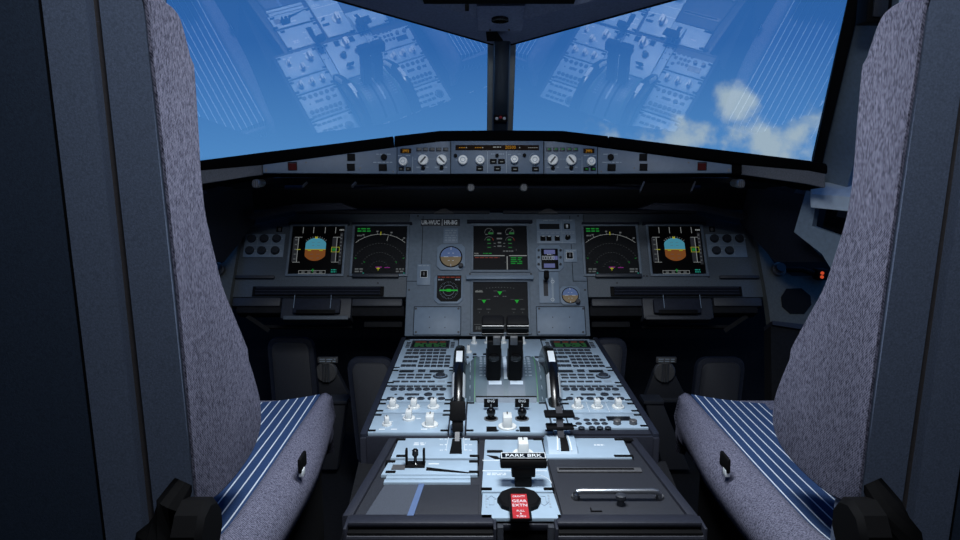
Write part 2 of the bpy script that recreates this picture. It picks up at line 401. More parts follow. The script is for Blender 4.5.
def pfd(label, cx, cy, flip=1):
    W, H = .155, .153
    t = display(label, cx, cy, W, H, 'primary flight displays'); 
    def X(f): return (f - .5) * W
    def Y(f): return (.5 - f) * H
    cu, cv = X(.47), Y(.49); r = .0365
    def half(a0, a1):
        pts = []
        for k in range(25):
            a = R(a0 + (a1 - a0) * k / 24); q = r
            x, y = q * math.cos(a), q * math.sin(a)
            pts.append((cu + max(-.030, min(.030, x)), cv + y))
        return pts
    sym(t, 'e_sky').prism(half(0, 180), W0, W1); sym(t, 'e_gnd').prism(half(180, 360), W0, W1)
    y = sym(t, 'e_yel'); w = sym(t, 'e_white'); d = sym(t, 'e_dim'); g = sym(t, 'e_green'); cy_ = sym(t, 'e_cyan')
    y.box(cu - .030, cv - .0012, cu + .030, cv + .0006, W1, W1 + .0003)
    y.box(cu - .004, cv + r - .002, cu + .004, cv + r + .004, W1, W1 + .0003)
    for s in (-1, 1):
        y.box(cu + s * .012, cv - .005, cu + s * .022, cv - .003, W1, W1 + .0003)
        for k in (.012, .022): d.box(cu + s * .004, cv + k, cu + s * .012, cv + k + .0008, W1, W1 + .0003)
        for k in (.016, .028): d.box(cu + s * .005, cv - k, cu + s * .014, cv - k + .0008, W1, W1 + .0003)
    for a in range(45, 136, 10):
        ra = R(a); w.beam((cu + (r + .001) * math.cos(ra), cv + (r + .001) * math.sin(ra), W1), (cu + (r + .006) * math.cos(ra), cv + (r + .006) * math.sin(ra), W1), .0011, .0005, (0, 0, 1))
    for f in (.20, .40, .62, .82): w.box(X(f), Y(.15), X(f) + .0013, Y(.02), W0, W1)
    for a_, b_, e_, f_ in ((.04, .75, .14, .24), (.78, .75, .88, .24), (.92, .80, .975, .14)): MB().box(X(a_), Y(b_), X(e_), Y(f_), W0, W1).build('tape_shape', 'e_tape', t.sc)
    for f in (.13, .86):
        w.box(X(f), Y(.76), X(f) + .0016, Y(.24), W1, W1 + .0003)
        for e in (.24, .76): w.box(X(f - .07), Y(e), X(f + .07), Y(e) + .0012, W1, W1 + .0003)
    for k in range(5):
        e = .30 + k * .10; d.box(X(.07), Y(e), X(.115), Y(e) + .003, W1, W1 + .0003)
    for k in range(8): d.box(X(.93), Y(.20 + k * .075), X(.96), Y(.20 + k * .075) + .003, W1, W1 + .0003)
    y.frame(X(.78), Y(.54), X(.92), Y(.45), .0012, W1, W1 + .0003); g.box(X(.79), Y(.52), X(.86), Y(.47), W1, W1 + .0003)
    y.box(X(.10), Y(.50), X(.19), Y(.487), W1, W1 + .0003)
    w.frame(X(.20), Y(.985), X(.69), Y(.93), .0010, W0, W1)
    for k in range(4): d.box(X(.25 + k * .11), Y(.975), X(.31 + k * .11), Y(.945), W0, W1)
    g.box(X(.45), Y(.96), X(.465), Y(.89), W1, W1 + .0003); g.box(X(.43), Y(.925), X(.485), Y(.91), W1, W1 + .0003)
    cy_.scribble(X(.80), Y(.975), X(.90), Y(.89), W0, 2, .5, 2)
    w.scribble(X(.90), Y(.10), X(.985), Y(.06), W0, 1, .7, 3)
    done(t)
pfd('left flight display with blue and brown horizon beside the six-dial panel', 317, 250)
pfd('right flight display with blue and brown horizon beside the five-dial panel', 676.5, 250, -1)
def nd(label, cx, cy):
    W, H = .155, .153
    t = display(label, cx, cy, W, H, 'navigation displays', 'screend')
    def X(f): return (f - .5) * W
    def Y(f): return (.5 - f) * H
    w = sym(t, 'e_white'); d = sym(t, 'e_dim'); g = sym(t, 'e_green'); y = sym(t, 'e_yel'); m = sym(t, 'e_mag'); c = sym(t, 'e_cyan')
    cu, cv = X(.50), Y(.90)
    w.arc(cu, cv, .111, .0009, 49, 131, W0, W1, 30)
    for r, n in ((.082, 24), (.053, 17), (.026, 9)):
        for k in range(n):
            a = R(20 + 140 * k / (n - 1)); d.box(cu + r * math.cos(a) - .0012, cv + r * math.sin(a) - .0004, cu + r * math.cos(a) + .0012, cv + r * math.sin(a) + .0004, W0, W1)
    for a in range(55, 130, 10):
        ra = R(a); q = .117 if a % 20 == 15 else .1145
        w.beam((cu + .112 * math.cos(ra), cv + .112 * math.sin(ra), W1), (cu + q * math.cos(ra), cv + q * math.sin(ra), W1), .001, .0005, (0, 0, 1))
        if a % 20 == 15: d.box(cu + .121 * math.cos(ra) - .003, cv + .121 * math.sin(ra) - .002, cu + .121 * math.cos(ra) + .003, cv + .121 * math.sin(ra) + .002, W0, W1)
    ra = R(78); w.beam((cu + .092 * math.cos(ra), cv + .092 * math.sin(ra), W1), (cu + .108 * math.cos(ra), cv + .108 * math.sin(ra), W1), .0035, .0005, (0, 0, 1))
    y.box(cu - .001, Y(.19), cu + .001, Y(.12), W1, W1 + .0003)
    g.scribble(X(.05), Y(.13), X(.30), Y(.03), W0, 2, .5, 3); d.scribble(X(.05), Y(.22), X(.14), Y(.18), W0, 1, .7, 2)
    d.scribble(X(.05), Y(.97), X(.20), Y(.87), W0, 2, .6, 2); d.scribble(X(.82), Y(.97), X(.97), Y(.87), W0, 2, .6, 2)
    for f, e in ((.05, .68), (.22, .76), (.82, .76), (.95, .68)): g.box(X(f) - .002, Y(e), X(f) + .002, Y(e) + .002, W0, W1)
    c.box(X(.20), Y(.985), X(.225), Y(.97), W0, W1); c.box(X(.96), Y(.985), X(.985), Y(.97), W0, W1)
    y.box(cu - .007, Y(.89) , cu + .003, Y(.87), W0, W1); y.box(cu - .003, Y(.925), cu - .001, Y(.86), W0, W1); m.box(cu - .010, Y(.865), cu + .008, Y(.85), W0, W1); m.box(cu + .016, Y(.872), cu + .032, Y(.86), W0, W1)
    done(t)
nd('left navigation display with white compass arc and dashed range rings', 380, 250)
nd('right navigation display with white compass arc and dashed range rings', 611, 250)
# engine display
t = display('upper centre engine display with two pairs of dials and green memo text', 500.3, 248, .158, .141, 'centre displays', 'screend')
W, H = t.W, t.H
def X(f): return (f - .5) * W
def Y(f): return (.5 - f) * H
w = sym(t, 'e_white'); d = sym(t, 'e_dim'); g = sym(t, 'e_green'); r_ = sym(t, 'e_red')
gd = sym(t, 'e_mcdu')
for f in (.29, .68):
    d.arc(X(f), Y(.14), .012, .0009, -20, 200, W0, W1, 16); gd.box(X(f) - .002, Y(.19), X(f) + .013, Y(.145), W0, W1)
    d.beam((X(f), Y(.14), W1), (X(f) + .008, Y(.14) + .008, W1), .0011, .0005, (0, 0, 1)); d.box(X(f) - .011, Y(.20), X(f) - .004, Y(.185), W0, W1)
    d.arc(X(f), Y(.335), .012, .0009, 40, 180, W0, W1, 12); r_.arc(X(f), Y(.335), .012, .0014, 0, 40, W0, W1, 5); gd.box(X(f) - .006, Y(.335), X(f) + .004, Y(.295), W0, W1)
    for e in (.40, .49): gd.box(X(f) - .005, Y(e) - .0015, X(f) + .006, Y(e) + .0015, W0, W1)
for e, q in ((.17, .012), (.29, .016), (.38, .010), (.46, .012)): d.box(X(.485) - q / 2, Y(e) - .0022, X(.485) + q / 2, Y(e) + .0022, W0, W1)
for s in (-1, 1):
    for e in (.40, .47): d.box(X(.485) + s * .011, Y(e) - .0007, X(.485) + s * .017, Y(e) + .0012, W0, W1)
d.scribble(X(.55), Y(.60), X(.74), Y(.55), W0, 1, .6, 4); d.box(X(.79), Y(.56), X(.80), Y(.53), W0, W1)
w.text('FOB', X(.055), Y(.628), .0045, W0, 1.1); g.scribble(X(.18), Y(.645), X(.34), Y(.61), W0, 1, .6, 3)
w.box(X(.01), Y(.685), X(.58), Y(.668), W0, W1); w.box(X(.66), Y(.685), X(.99), Y(.668), W0, W1); w.box(X(.615), Y(.99), X(.633), Y(.69), W0, W1)
r_.scribble(X(.03), Y(.735), X(.48), Y(.705), W0, 1, .6, 6); g.scribble(X(.69), Y(.87), X(.90), Y(.70), W0, 4, .6, 2)
d.box(X(.585), Y(.835), X(.59), Y(.81), W0, W1)
done(t)
t = display('lower centre system display with green wheel triangles behind the thrust levers', 500.5, 307, .156, .150, 'centre displays', 'screend')
W, H = t.W, t.H
w = sym(t, 'e_white'); d = sym(t, 'e_dim'); g = sym(t, 'e_green'); c = sym(t, 'e_cyan')
w.text('WHEEL', X(.11), Y(.185), .0055, W0, .9); w.box(X(.04), Y(.205), X(.18), Y(.197), W0, W1)
def tri(f, e, q): MB().prism([(X(f) - q, Y(e)), (X(f) + q, Y(e)), (X(f), Y(e) - q * 1.6)], W0, W1).build('wheel_symbol', 'e_bright', t.sc, smooth=False)
tri(.49, .19, .007); tri(.20, .36, .0065); tri(.80, .36, .0065)
for f, e in ((.49, .19), (.20, .36), (.80, .36)):
    d.box(X(f) - .018, Y(e) + .001, X(f) - .007, Y(e) + .002, W0, W1); d.box(X(f) + .007, Y(e) + .001, X(f) + .018, Y(e) + .002, W0, W1)
for k in range(10):
    f = .24 + k * .055; d.box(X(f), Y(.13 - .02 * math.sin(PI * k / 9)), X(f) + .003, Y(.12 - .02 * math.sin(PI * k / 9)), W0, W1)
d.scribble(X(.38), Y(.30), X(.46), Y(.28), W0, 1, .8, 2); d.scribble(X(.54), Y(.30), X(.62), Y(.28), W0, 1, .8, 2)
for f in (.12, .28, .74, .90): d.box(X(f) - .006, Y(.55), X(f) + .006, Y(.54), W0, W1); d.box(X(f) - .001, Y(.62), X(f) + .001, Y(.60), W0, W1)
d.box(X(.02), Y(.85), X(.98), Y(.843), W0, W1); d.scribble(X(.05), Y(.95), X(.16), Y(.88), W0, 2, .6, 2)
done(t)

# ------------------------------------------------------------------ round lighting panels at the outer ends
def lights_panel(label, cx, cy, rows, sw, x0, x1):
    t = T('lighting_control_unit', label, 'control panel', PF, cx, cy, 'lighting panels at the ends of the instrument panel')
    t.part('panel', 'panel2', x0, 234, x1, 257, 0, .003, .001)
    first = True
    for y, xs in rows:
        for x in xs:
            u, v = t.p(x, y)
            k = MB().lathe(0, 0, [(.0115, .003), (.0115, .010), (.0095, .012), (.0001, .012)], 20).build('knob', 'panel2' if (first and False) else 'key', t.o, loc=(u, v, 0))
            MB().arc(0, 0, .0118, .0014, 0, 360, .003, .0042, 20).build('ring', 'black', k)
            MB().box(.014, -.001, .018, .002, .003, .0035).build('tick', 'dimink', k)
    xm = [(x0 + x1) / 2 - 7, (x0 + x1) / 2 + 7]
    mb = MB()
    for x in xm: t.box(mb, x - .2, 235, x + .2, 256, .003, .0034)
    t.box(mb, x0 + 2, 245, x1 - 2, 245.4, .003, .0034)
    mb.build('dividing_line', 'dimink', t.o)
    t.part('switch_plate', 'black', sw - 2.5, 226.5, sw + 3, 231.5, 0, .003, .0006)
    t.part('toggle', 'steel', sw - .8, 227.5, sw + 1.4, 230.5, .003, .010, .001)
    return t
lights_panel('six-dial grey lighting panel at the left end of the instrument panel', 264, 245, ((239, (252, 264.5, 277)), (251, (250, 262, 275.5))), 279, 244, 284)
lights_panel('five-dial grey lighting panel at the right end of the instrument panel', 726, 245, ((239, (714, 726.5, 739)), (251, (716, 729))), 712, 707, 746)

# ------------------------------------------------------------------ small instruments of the centre panel
t = T('registration_placard', 'dark placard with white aircraft registration letters on the centre panel', 'sign', PF, 440, 222.5)
t.part('plate', 'key', 421, 219, 460, 226, 0, .0015, .0005)
u, v = t.p(431, 222.5); u2, v2 = t.p(451, 222.5); ub, _ = t.p(442.2, 222)
mb = MB(); mb.text('UR-WUC', u - .001, v, .0135, .0016, .70, bold=.0006); mb.text('HR-BG', u2 - .001, v2, .0135, .0016, .70, bold=.0006); mb.box(ub - .0008, v - .011, ub + .0008, v + .010, .0015, .002); mb.build('lettering', 'ink', t.o)
t = T('checklist_placard', 'small grey placard of faint lines above the left standby horizon', 'sign', PF, 450.5, 235.5)
t.part('plate', 'panel2', 443.5, 228, 458, 243, 0, .0015, .0005)
mb = MB(); u0, v0, u1, v1 = t.r(445, 229.5, 457, 241.5); mb.scribble(u0, v0, u1, v1, .0015, 5, .5, 3).build('lettering', 'dimink', t.o)
def octo(w, h, c): return [(-w, -h + c), (-w + c, -h), (w - c, -h), (w, -h + c), (w, h - c), (w - c, h), (-w + c, h), (-w, h - c)]
def horizon(label, x, y, r, bw):
    t = T('attitude_indicator', label, 'gauge', PF, x, y, 'standby horizons')
    MB().prism(octo(bw, bw, bw * .28), 0, .005, .0015).build('bezel', 'panel2', t.o)
    MB().cyl(0, 0, .005, .0058, r * 1.12, 32).build('dial_rim', 'black', t.o)
    def h(a0, a1): return [(r * math.cos(R(a0 + (a1 - a0) * k / 20)), r * math.sin(R(a0 + (a1 - a0) * k / 20))) for k in range(21)]
    MB().prism(h(0, 180), .0058, .0064).build('sky_half', 'hsky', t.o); MB().prism(h(180, 360), .0058, .0064).build('earth_half', 'hgnd', t.o)
    mb = MB()
    for s in (-1, 1): mb.box(s * r * .25, -.0008, s * r * .7, .0006, .0064, .0068); mb.box(s * r * .12, r * .35, s * r * .3, r * .39, .0064, .0068); mb.box(s * r * .12, -r * .42, s * r * .3, -r * .38, .0064, .0068)
    mb.box(-.0007, r * .72, .0007, r * 1.02, .0064, .0068).box(-.0007, -r * 1.02, .0007, -r * .78, .0064, .0068).build('scale', 'ink', t.o)
    u = bw * .72
    MB().lathe(0, 0, [(.007, .004), (.007, .014), (.0055, .016), (.0001, .016)], 16).build('cage_knob', 'dark', t.o, loc=(u, -u, 0))
horizon('large blue and tan standby horizon left of the engine display', 451, 257.5, .030, .041)
horizon('small blue and tan standby horizon above the right cover plate', 570, 296, .022, .028)
t = T('radio_compass_gauge', 'square black compass gauge with green needle below the left standby horizon', 'gauge', PF, 448.5, 289)
a = t.r(434.5, 273, 463, 303); MB().prism(octo((a[2] - a[0]) / 2, (a[3] - a[1]) / 2, .012), 0, .004, .001).build('bezel', 'panel2', t.o)
a = t.r(437, 276, 461.3, 302); fc = MB().prism([(a[0], a[1] + .012), (a[0] + .012, a[1]), (a[2] - .012, a[1]), (a[2], a[1] + .012), (a[2], a[3]), (a[0], a[3])], .004, .0056).build('face', 'screen', t.o)
u, v = t.p(448.7, 291)
mb = MB()
for k in range(36):
    b = R(k * 10); q = .024 if k % 3 else .0215
    mb.beam((u + q * math.cos(b), v + q * math.sin(b), .006), (u + .027 * math.cos(b), v + .027 * math.sin(b), .006), .0014, .0006, (0, 0, 1))
mb.arc(u, v, .0155, .0008, 0, 360, .0056, .006, 24); mb.scribble(a[0] + .003, a[3] - .016, a[0] + .018, a[3] - .011, .0056, 1, .8, 2); mb.scribble(a[2] - .018, a[3] - .016, a[2] - .003, a[3] - .011, .0056, 1, .8, 2)
mb.build('dial_marks', 'dimink', fc)
MB().box(u - .026, v - .002, u + .026, v + .002, .006, .0066).box(u - .006, v - .004, u + .006, v + .004, .006, .0066).build('needle', 'e_bright', fc)
MB().scribble(a[0] + .003, a[3] - .008, a[2] - .003, a[3] - .004, .0056, 1, .8, 5).build('flag', 'e_red', fc)
def small_switch(label, x0, y0, x1, y1, sx, sy):
    t = T('switch_panel', label, 'control panel', PF, (x0 + x1) / 2, (y0 + y1) / 2, 'small switch panels beside the centre displays')
    t.part('panel', 'panel2', x0, y0, x1, y1, 0, .003, .001)
    u, v = t.p(sx, sy, .003)
    MB().frame(u - .009, v - .010, u + .009, v + .010, .0012, .003, .0036).build('outline', 'ink', t.o)
    MB().box(u - .009, v - .010, u + .009, v + .010, .003, .0034).build('switch_well', 'black', t.o)
    MB().box(u - .0025, v - .007, u + .0025, v + .004, .0034, .012, .001).build('toggle', 'steel', t.o)
    a = t.r(x0 + 1.5, y0 + 1, x1 - 1.5, y0 + 3); MB().scribble(a[0], a[1], a[2], a[3], .003, 1, .6, 3).build('lettering', 'dimink', t.o)
small_switch('small switch panel left of the compass gauge', 417, 264, 430.5, 285, 424, 274)
small_switch('small switch panel right of the stopwatch clock', 564, 249, 577, 262, 569.7, 255.5)
for s, l, x0, x1 in ((-1, 'left', 414, 460.5), (1, 'right', 537, 585)):
    t = T('cover_plate', l + ' blank cover plate at the foot of the centre panel', 'plate', PF, (x0 + x1) / 2, 321, 'blank cover plates')
    t.part('shadow_gap', 'black', x0 - .6, 306.4, x1 + .6, 335.2, 0, .001); t.part('plate', 'panel2', x0, 307, x1, 334.6, .001, .0035, .001)
    for x in (x0 + 2, x1 - 2):
        for y in (309, 332.5): u, v = t.p(x, y); MB().cyl(0, 0, .0035, .005, .0032, 12).build('screw', 'key', t.o, loc=(u, v, 0))
    for x in (x0 + 15.5, x1 - 15.5):
        for y in (317.5, 328): u, v = t.p(x, y); MB().cyl(0, 0, .0035, .0040, .0016, 10).build('rivet', 'dark', t.o, loc=(u, v, 0))
t = T('brake_panel', 'grey panel with dark readout and three small buttons beside the engine display', 'control panel', PF, 556, 231)
t.part('panel', 'panel2', 536.5, 219, 575.5, 243.5, 0, .003, .001)
t.part('readout', 'lcd', 539.5, 223.8, 559.5, 229, .003, .0042)
keys(t, 'button', 'black', [(543, 238.2), (549, 238.2), (557.3, 238.2)], .015, .0145, .003, .007)
for x in (543, 549, 557.3): u, v = t.p(x, 237.2); MB().box(-.004, -.001, .004, .001, .007, .0075).build('legend', 'ink', t.o, loc=(u, v, 0))
t.part('switch_well', 'black', 564, 223.5, 570, 228.8, .003, .0045); t.part('toggle', 'ink', 566, 224.5, 568.2, 227.5, .0045, .010, .0008)
u, v = t.p(567.5, 238.3); k = MB().cyl(0, 0, .003, .012, .0075, 20, .001).build('knob', 'black', t.o, loc=(u, v, 0)); MB().box(-.0007, .001, .0007, .0065, .012, .0125).build('pointer', 'ink', k)
mb = MB(); t.box(mb, 537, 231.5, 575, 231.9, .003, .0034); t.box(mb, 561.5, 220, 561.9, 243, .003, .0034); t.box(mb, 537, 242.6, 575, 243, .003, .0034)
for q in ((543, 220, 557, 221.5), (563, 220, 573, 221.5), (541, 233, 559, 234.2), (562, 233, 574, 234.2)):
    a = t.r(*q); mb.scribble(a[0], a[1], a[2], a[3], .003, 1, .7, 3)
mb.build('lettering', 'dimink', t.o)
t = T('clock', 'black stopwatch clock with violet readouts right of the engine display', 'clock', PF, 549.5, 258.5)
a = t.r(535.5, 245.5, 562.5, 271.5); MB().prism(octo((a[2] - a[0]) / 2, (a[3] - a[1]) / 2, .012), 0, .004, .001).build('bezel', 'panel2', t.o)
t.part('face', 'screen', 541.3, 248.5, 558.2, 269, .004, .006, .001)
for y0, y1 in ((249.8, 254), (263.5, 267.6)): t.part('readout', 'e_lcd', 544, y0, 555, y1, .006, .0066)
mb = MB()
for k in range(5): a = t.r(542 + k * 2.5, 256.8, 544 + k * 2.5, 260.6); mb.frame(a[0] + .0012, a[1] + .0012, a[2] - .0012, a[3] - .0012, .0012, .006, .0064)
a = t.r(547, 254.6, 552, 255.6); mb.scribble(a[0], a[1], a[2], a[3], .006, 1, .8, 2); mb.build('digits', 'ink', t.o)
a = t.r(552.5, 256.8, 557.5, 260.6); MB().box(a[0], a[1], a[2], a[3], .006, .0063).build('small_readout', 'e_lcd', t.o)
for x in (538.5, 560.3):
    for y in (251, 258, 265): u, v = t.p(x, y); MB().cyl(0, 0, .004, .009, .0035, 12, .0008).build('button', 'key', t.o, loc=(u, v, 0))
t = T('landing_gear_lever', 'black stubby landing gear lever in its slotted plate', 'lever', PF, 549, 287)
t.part('plate', 'panel2', 539, 272, 559, 303, 0, .003, .001)
t.part('slot', 'lid', 543.6, 279.5, 548, 296, .003, .0036)
MB().beam((*t.p(546.2, 280, .0), .003), (*t.p(546.2, 277.5, .03), .030), .007, .007).build('stalk', 'steel', t.o)
MB().box(-.007, -.012, .007, .012, 0, .018, .004).build('knob', 'black', t.o, loc=(*t.p(546.3, 275.5, .03), .026))
mb = MB(); a = t.r(551.5, 278, 553.5, 302); mb.box(a[0], a[1], a[2], a[3], .003, .0034)
mb.build('scale_strip', 'dimink', t.o)
for y in (282, 300):
    u, v = t.p(552.5, y); MB().arc(0, 0, .004, .0012, 0, 360, .0034, .0038, 12).build('scale_ring', 'ink', t.o, loc=(u, v, 0))
# ------------------------------------------------------------------ glareshield
glass_n = {s: V((s * .3135, .79196, .52394)) for s in (-1, 1)}
GD = 1.474
for s in glass_n: glass_n[s].normalize()
apex = V((0, 0, EZ + .066)); apex.y = (GD - glass_n[-1].z * .066 - glass_n[-1].x * .052) / glass_n[-1].y
GW = {s: Fr((0, apex.y, apex.z), (1, -s * .3135 / .79196, 0), (0, -.52394, .79196)) for s in (-1, 1)}   # windshield planes meeting on the centre line
for s in GW: assert abs(GW[s].w.x) > .2
def glass_y(x, z):                            # where the windscreen stands at (x, z)
    w = GW[1 if x >= 0 else -1].w; o = GW[1].o
    return o.y - (w.x * x + w.z * (z - o.z)) / w.y
st = [(497, 1.70, 130, 141, 174.5), (440, 1.70, 130.5, 141, 174.5), (397, 1.70, 135.6, 147, 174.5), (330, 1.66, 144.2, 156, 174), (262, 1.615, 152.5, 164.5, 173.5), (200, 1.50, 160.5, 170, 183), (184, 1.458, 163.5, 173.5, 187)]
prof = []
for px, y, lt, stp, sb in st:
    b = at_y(px, sb, y)
    prof.append((abs(b.x), y, at_y(px, lt, y).z, at_y(px, stp, y + .01).z, b.z))
prof[0] = (0.0,) + prof[0][1:]
t_g = empty('glareshield', Matrix.Translation((0, GY, EZ))); tag(t_g, 'long black padded glareshield running under the front windows', 'glareshield')
inv = Matrix.Translation((0, -GY, -EZ))
def interp(x):
    for a, b in zip(prof, prof[1:]):
        if x <= b[0] + 1e-9:
            f = (x - a[0]) / (b[0] - a[0]); return tuple(p + (q - p) * f for p, q in zip(a, b))
    return prof[-1]
xs_half = sorted(set([p[0] for p in prof]))
xs_all = [-x for x in xs_half[::-1]] + xs_half[1:]
rs = []
for x in xs_all:                               # body: face, deck to the windscreen, sloped underside
    X_, y, zl, zs, zb = interp(abs(x)); yb = glass_y(x, zs) - .02
    rs.append([V((x, y, zb)), V((x, y + .21 * (zs - zb), zs)), V((x, yb, zs - .012)), V((x, yb, zb - .01)), V((x, y + .10, zb - .012)), V((x, y + .03, zb - .004))])
MB().rings(rs).xf(inv).build('body', 'pad', t_g, ang=25)
def pad_seg(xa, xb):
    xs = [xa] + [x for x in xs_all if xa < x < xb] + [xb]; rs = []
    for x in xs:
        X_, y, zl, zs, zb = interp(abs(x)); yy = y + .21 * (zs - zb) - .006
        rs.append([V((x, yy, zs - .001)), V((x, yy - .004, zs + .003)), V((x, yy - .002, zl - .006)), V((x, yy + .004, zl - .001)), V((x, yy + .010, zl)), V((x, yy + .030, zl - .004)), V((x, yy + .04, zs - .001))])
    MB().rings(rs).xf(inv).build('edge_pad', 'pad', t_g, ang=50)
xg = abs(at_y(393, 136, 1.70).x)
pad_seg(-prof[-1][0], -xg - .0025); pad_seg(-xg + .0025, xg - .0025); pad_seg(xg + .0025, prof[-1][0])
# grey padded ends
for s in (-1, 1):
    rs = []
    for px in (262.5, 240, 220, 200, 184):
        f = [p for p in st]
        x = None
        for a, b in zip(st, st[1:]):
            if b[0] <= px <= a[0]:
                q = (a[0] - px) / (a[0] - b[0]); y = a[1] + (b[1] - a[1]) * q; x = abs(at_y(px, 170, y).x)
        X_, y, zl, zs, zb = interp(x)
        y2 = y + .21 * (zs - zb)
        rs.append([V((s * x, y - .010, zb - .002)), V((s * x, y2 - .012, zs - .002)), V((s * x, y2 + .004, zs)), V((s * x, y + .004, zb - .003))])
    MB().rings(rs).xf(inv).build('end_pad', 'grip', t_g, ang=50)
# recess under the glareshield: stepped dark lining, long rail
ptop = PF.M @ V((0, PF.uv(497, 213)[1], 0))
y0, z0 = 1.78, at_y(497, 176, 1.72).z
mb = MB(); rs = []
for x in (-.80, -.56, .56, .80):
    dy = -.10 if abs(x) > .7 else 0
    rs.append([V((x, y0 + dy, z0 - .006)), V((x, y0 + .02 + dy, z0 - .034)), V((x, y0 + .07 + dy, z0 - .036)), V((x, 2.0 + dy, z0 - .075)), V((x, ptop.y + .03 + dy, ptop.z + .012)), V((x, ptop.y + .06, z0)), ])
mb.rings(rs).xf(inv).build('lower_lining', 'soot', t_g, ang=25)
for s, a, b in ((-1, 285, 448), (1, 548, 700)):
    p = at_y(a, 187.5, 1.775); q = at_y(b, 187.5, 1.775)
    MB().tube([p, q], .0055, 10).xf(inv).build('rail', 'darkb', t_g)
mb = MB().box(-.30, 1.772, .30, 1.79, z0 - .033, z0 - .026, .002); mb.xf(inv).build('light_strip', 'darkb', t_g)
for s, pts in ((1, [(655, 203), (700, 204), (752, 215), (742, 220), (700, 211), (639, 209)]), (-1, mir([(655, 203), (700, 204), (752, 215), (742, 220), (700, 211), (639, 209)]))):
    P = [at_y(x, y, 1.90) for x, y in pts]; rs = [[p for p in P], [p + V((0, .02, 0)) for p in P]]
    MB().rings(rs).xf(inv).build('brace', 'darkb', t_g)
for l, x, y in (('far left', 258, 183.5), ('left of centre', 471, 187), ('right of centre', 523.5, 187), ('far right', 738.5, 183.5)):
    yy = 1.755 if 300 < x < 700 else 1.60
    p = at_y(x, y, yy)
    e = empty('dimmer_knob', Matrix.Translation(p) @ Matrix.Rotation(R(90), 4, 'X')); tag(e, 'small ribbed grey knob under the glareshield, ' + {'far left': 'leftmost of the four', 'left of centre': 'second of the four from the left', 'right of centre': 'third of the four from the left', 'far right': 'rightmost of the four'}[l], 'knob', 'ribbed knobs under the glareshield')
    k = MB().lathe(0, 0, [(.009, -.03), (.009, .004), (.0105, .004), (.0105, .014), (.008, .018), (.0001, .018)], 18).build('cap', 'metal', e)
    mb = MB()
    for q in (-.005, 0, .005): mb.box(q - .0011, -.008, q + .0011, .008, .016, .0195)
    mb.build('rib', 'steel', k)
for s, l, x0, y0_, x1, y1_ in ((-1, 'left', 305, 183.6, 356, 187.6), (1, 'right', 642, 183, 695, 192.5)):
    P = [at_y(x0 - 2, y1_, 1.625), at_y(x1 - 4, y1_, 1.625), at_y(x1, y0_, 1.645), at_y(x0 + 2, y0_, 1.645)]
    e = empty('fold_down_tray', Matrix.Translation(P[0])); tag(e, l + ' narrow folding clip hung below the glareshield', 'clip', 'folding clips under the glareshield')
    iv = Matrix.Translation(-P[0])
    mb = MB(); mb.rings([[p for p in P], [p - V((0, 0, .004)) for p in P]]).xf(iv).build('plate', 'pad', e)
    mb = MB(); mb.beam(P[3] + V((0, -.004, 0)), P[2] + V((0, -.004, 0)), .006, .008).xf(iv).build('hinge_bar', 'steel', e)
    for a, b in ((0, 3), (1, 2)): MB().beam(P[a] + V((0, 0, .002)), P[b] + V((0, 0, .002)), .004, .006).xf(iv).build('arm', 'dark', e)

# flight control unit
t = T('flight_control_unit', 'central autopilot panel with amber readout in the glareshield face', 'control panel', GF, 499, 158)
a = t.r(450.9, 141.5, 543.4, 174); MB().box(a[0], a[1], a[2], a[3], -.002, .006, .001).build('panel', 'strip', t.o)
for x in (450.7, 543.6): t.part('edge_gap', 'black', x - .3, 142, x + .3, 174, .004, .0064)
dw = t.part('readout_window', 'amberback', 455.5, 145, 539, 150.2, .006, .0068, .0004)
mb = MB(); u, v = t.p(510.3, 147.8); mb.text('20500', u, v, .0078, .0069, .95)
for x, n in ((459, 4), (475, 4)):
    for k in range(n): a = t.r(x + k * 2.2, 148, x + k * 2.2 + 1.4, 148.6); mb.box(*a[:4], .0068, .0073)
mb.build('amber_digits', 'e_amber', dw)
mb = MB()
for x in (466.5, 482.8, 519.5): u, v = t.p(x, 148.2); mb.cyl(u, v, .0068, .0075, .0014, 10)
for x in range(528, 537, 2): a = t.r(x, 148, x + 1.3, 148.6); mb.box(*a[:4], .0068, .0073)
a = t.r(493, 147, 501, 148.4); mb.scribble(a[0], a[1], a[2], a[3], .0068, 1, .7, 3); mb.build('white_marks', 'e_white', dw)
round_knob(t, 462.8, 159.5, .0115, .018); k = round_knob(t, 480, 159.5, .0112, .018)
round_knob(t, 514.5, 159, .0098, .018, skirt=1.35); round_knob(t, 535, 159.3, .0112, .018)
keys(t, 'push_button', 'black', [(479.7, 168.3), (497.5, 168.3), (493.3, 161.2), (501.5, 161.2), (514.8, 168.8), (535.5, 168.8)], .0165, .0115, .006, .0095)
mb = MB()
for x, y in ((479.7, 169.5), (497.5, 169.5), (493.3, 162.5), (501.5, 162.5), (514.8, 170), (535.5, 170)): u, v = t.p(x, y); mb.box(u - .004, v - .001, u + .004, v + .001, .0095, .0099)
mb.build('button_legend', 'e_leg', t.o)
keys(t, 'small_selector', 'black', [(455 + .5, 155.3), (497, 155.3), (524.5, 155)], .0085, .0085, .006, .012, rnd=True)
mb = MB()
for x in (487.6, 506.4): t.box(mb, x - .25, 151, x + .25, 173, .006, .0064)
u, v = t.p(535, 159.3); mb.arc(u, v, .0142, .0008, 100, 260, .006, .0064, 14)
for q in ((456, 160, 459.5, 161), (491, 154, 495, 155), (499, 154, 504, 155), (508, 154.5, 511, 155.5), (517.5, 154, 521, 155)): a = t.r(*q); mb.scribble(a[0], a[1], a[2], a[3], .006, 1, .8, 2)
mb.build('lettering', 'dimink', t.o)
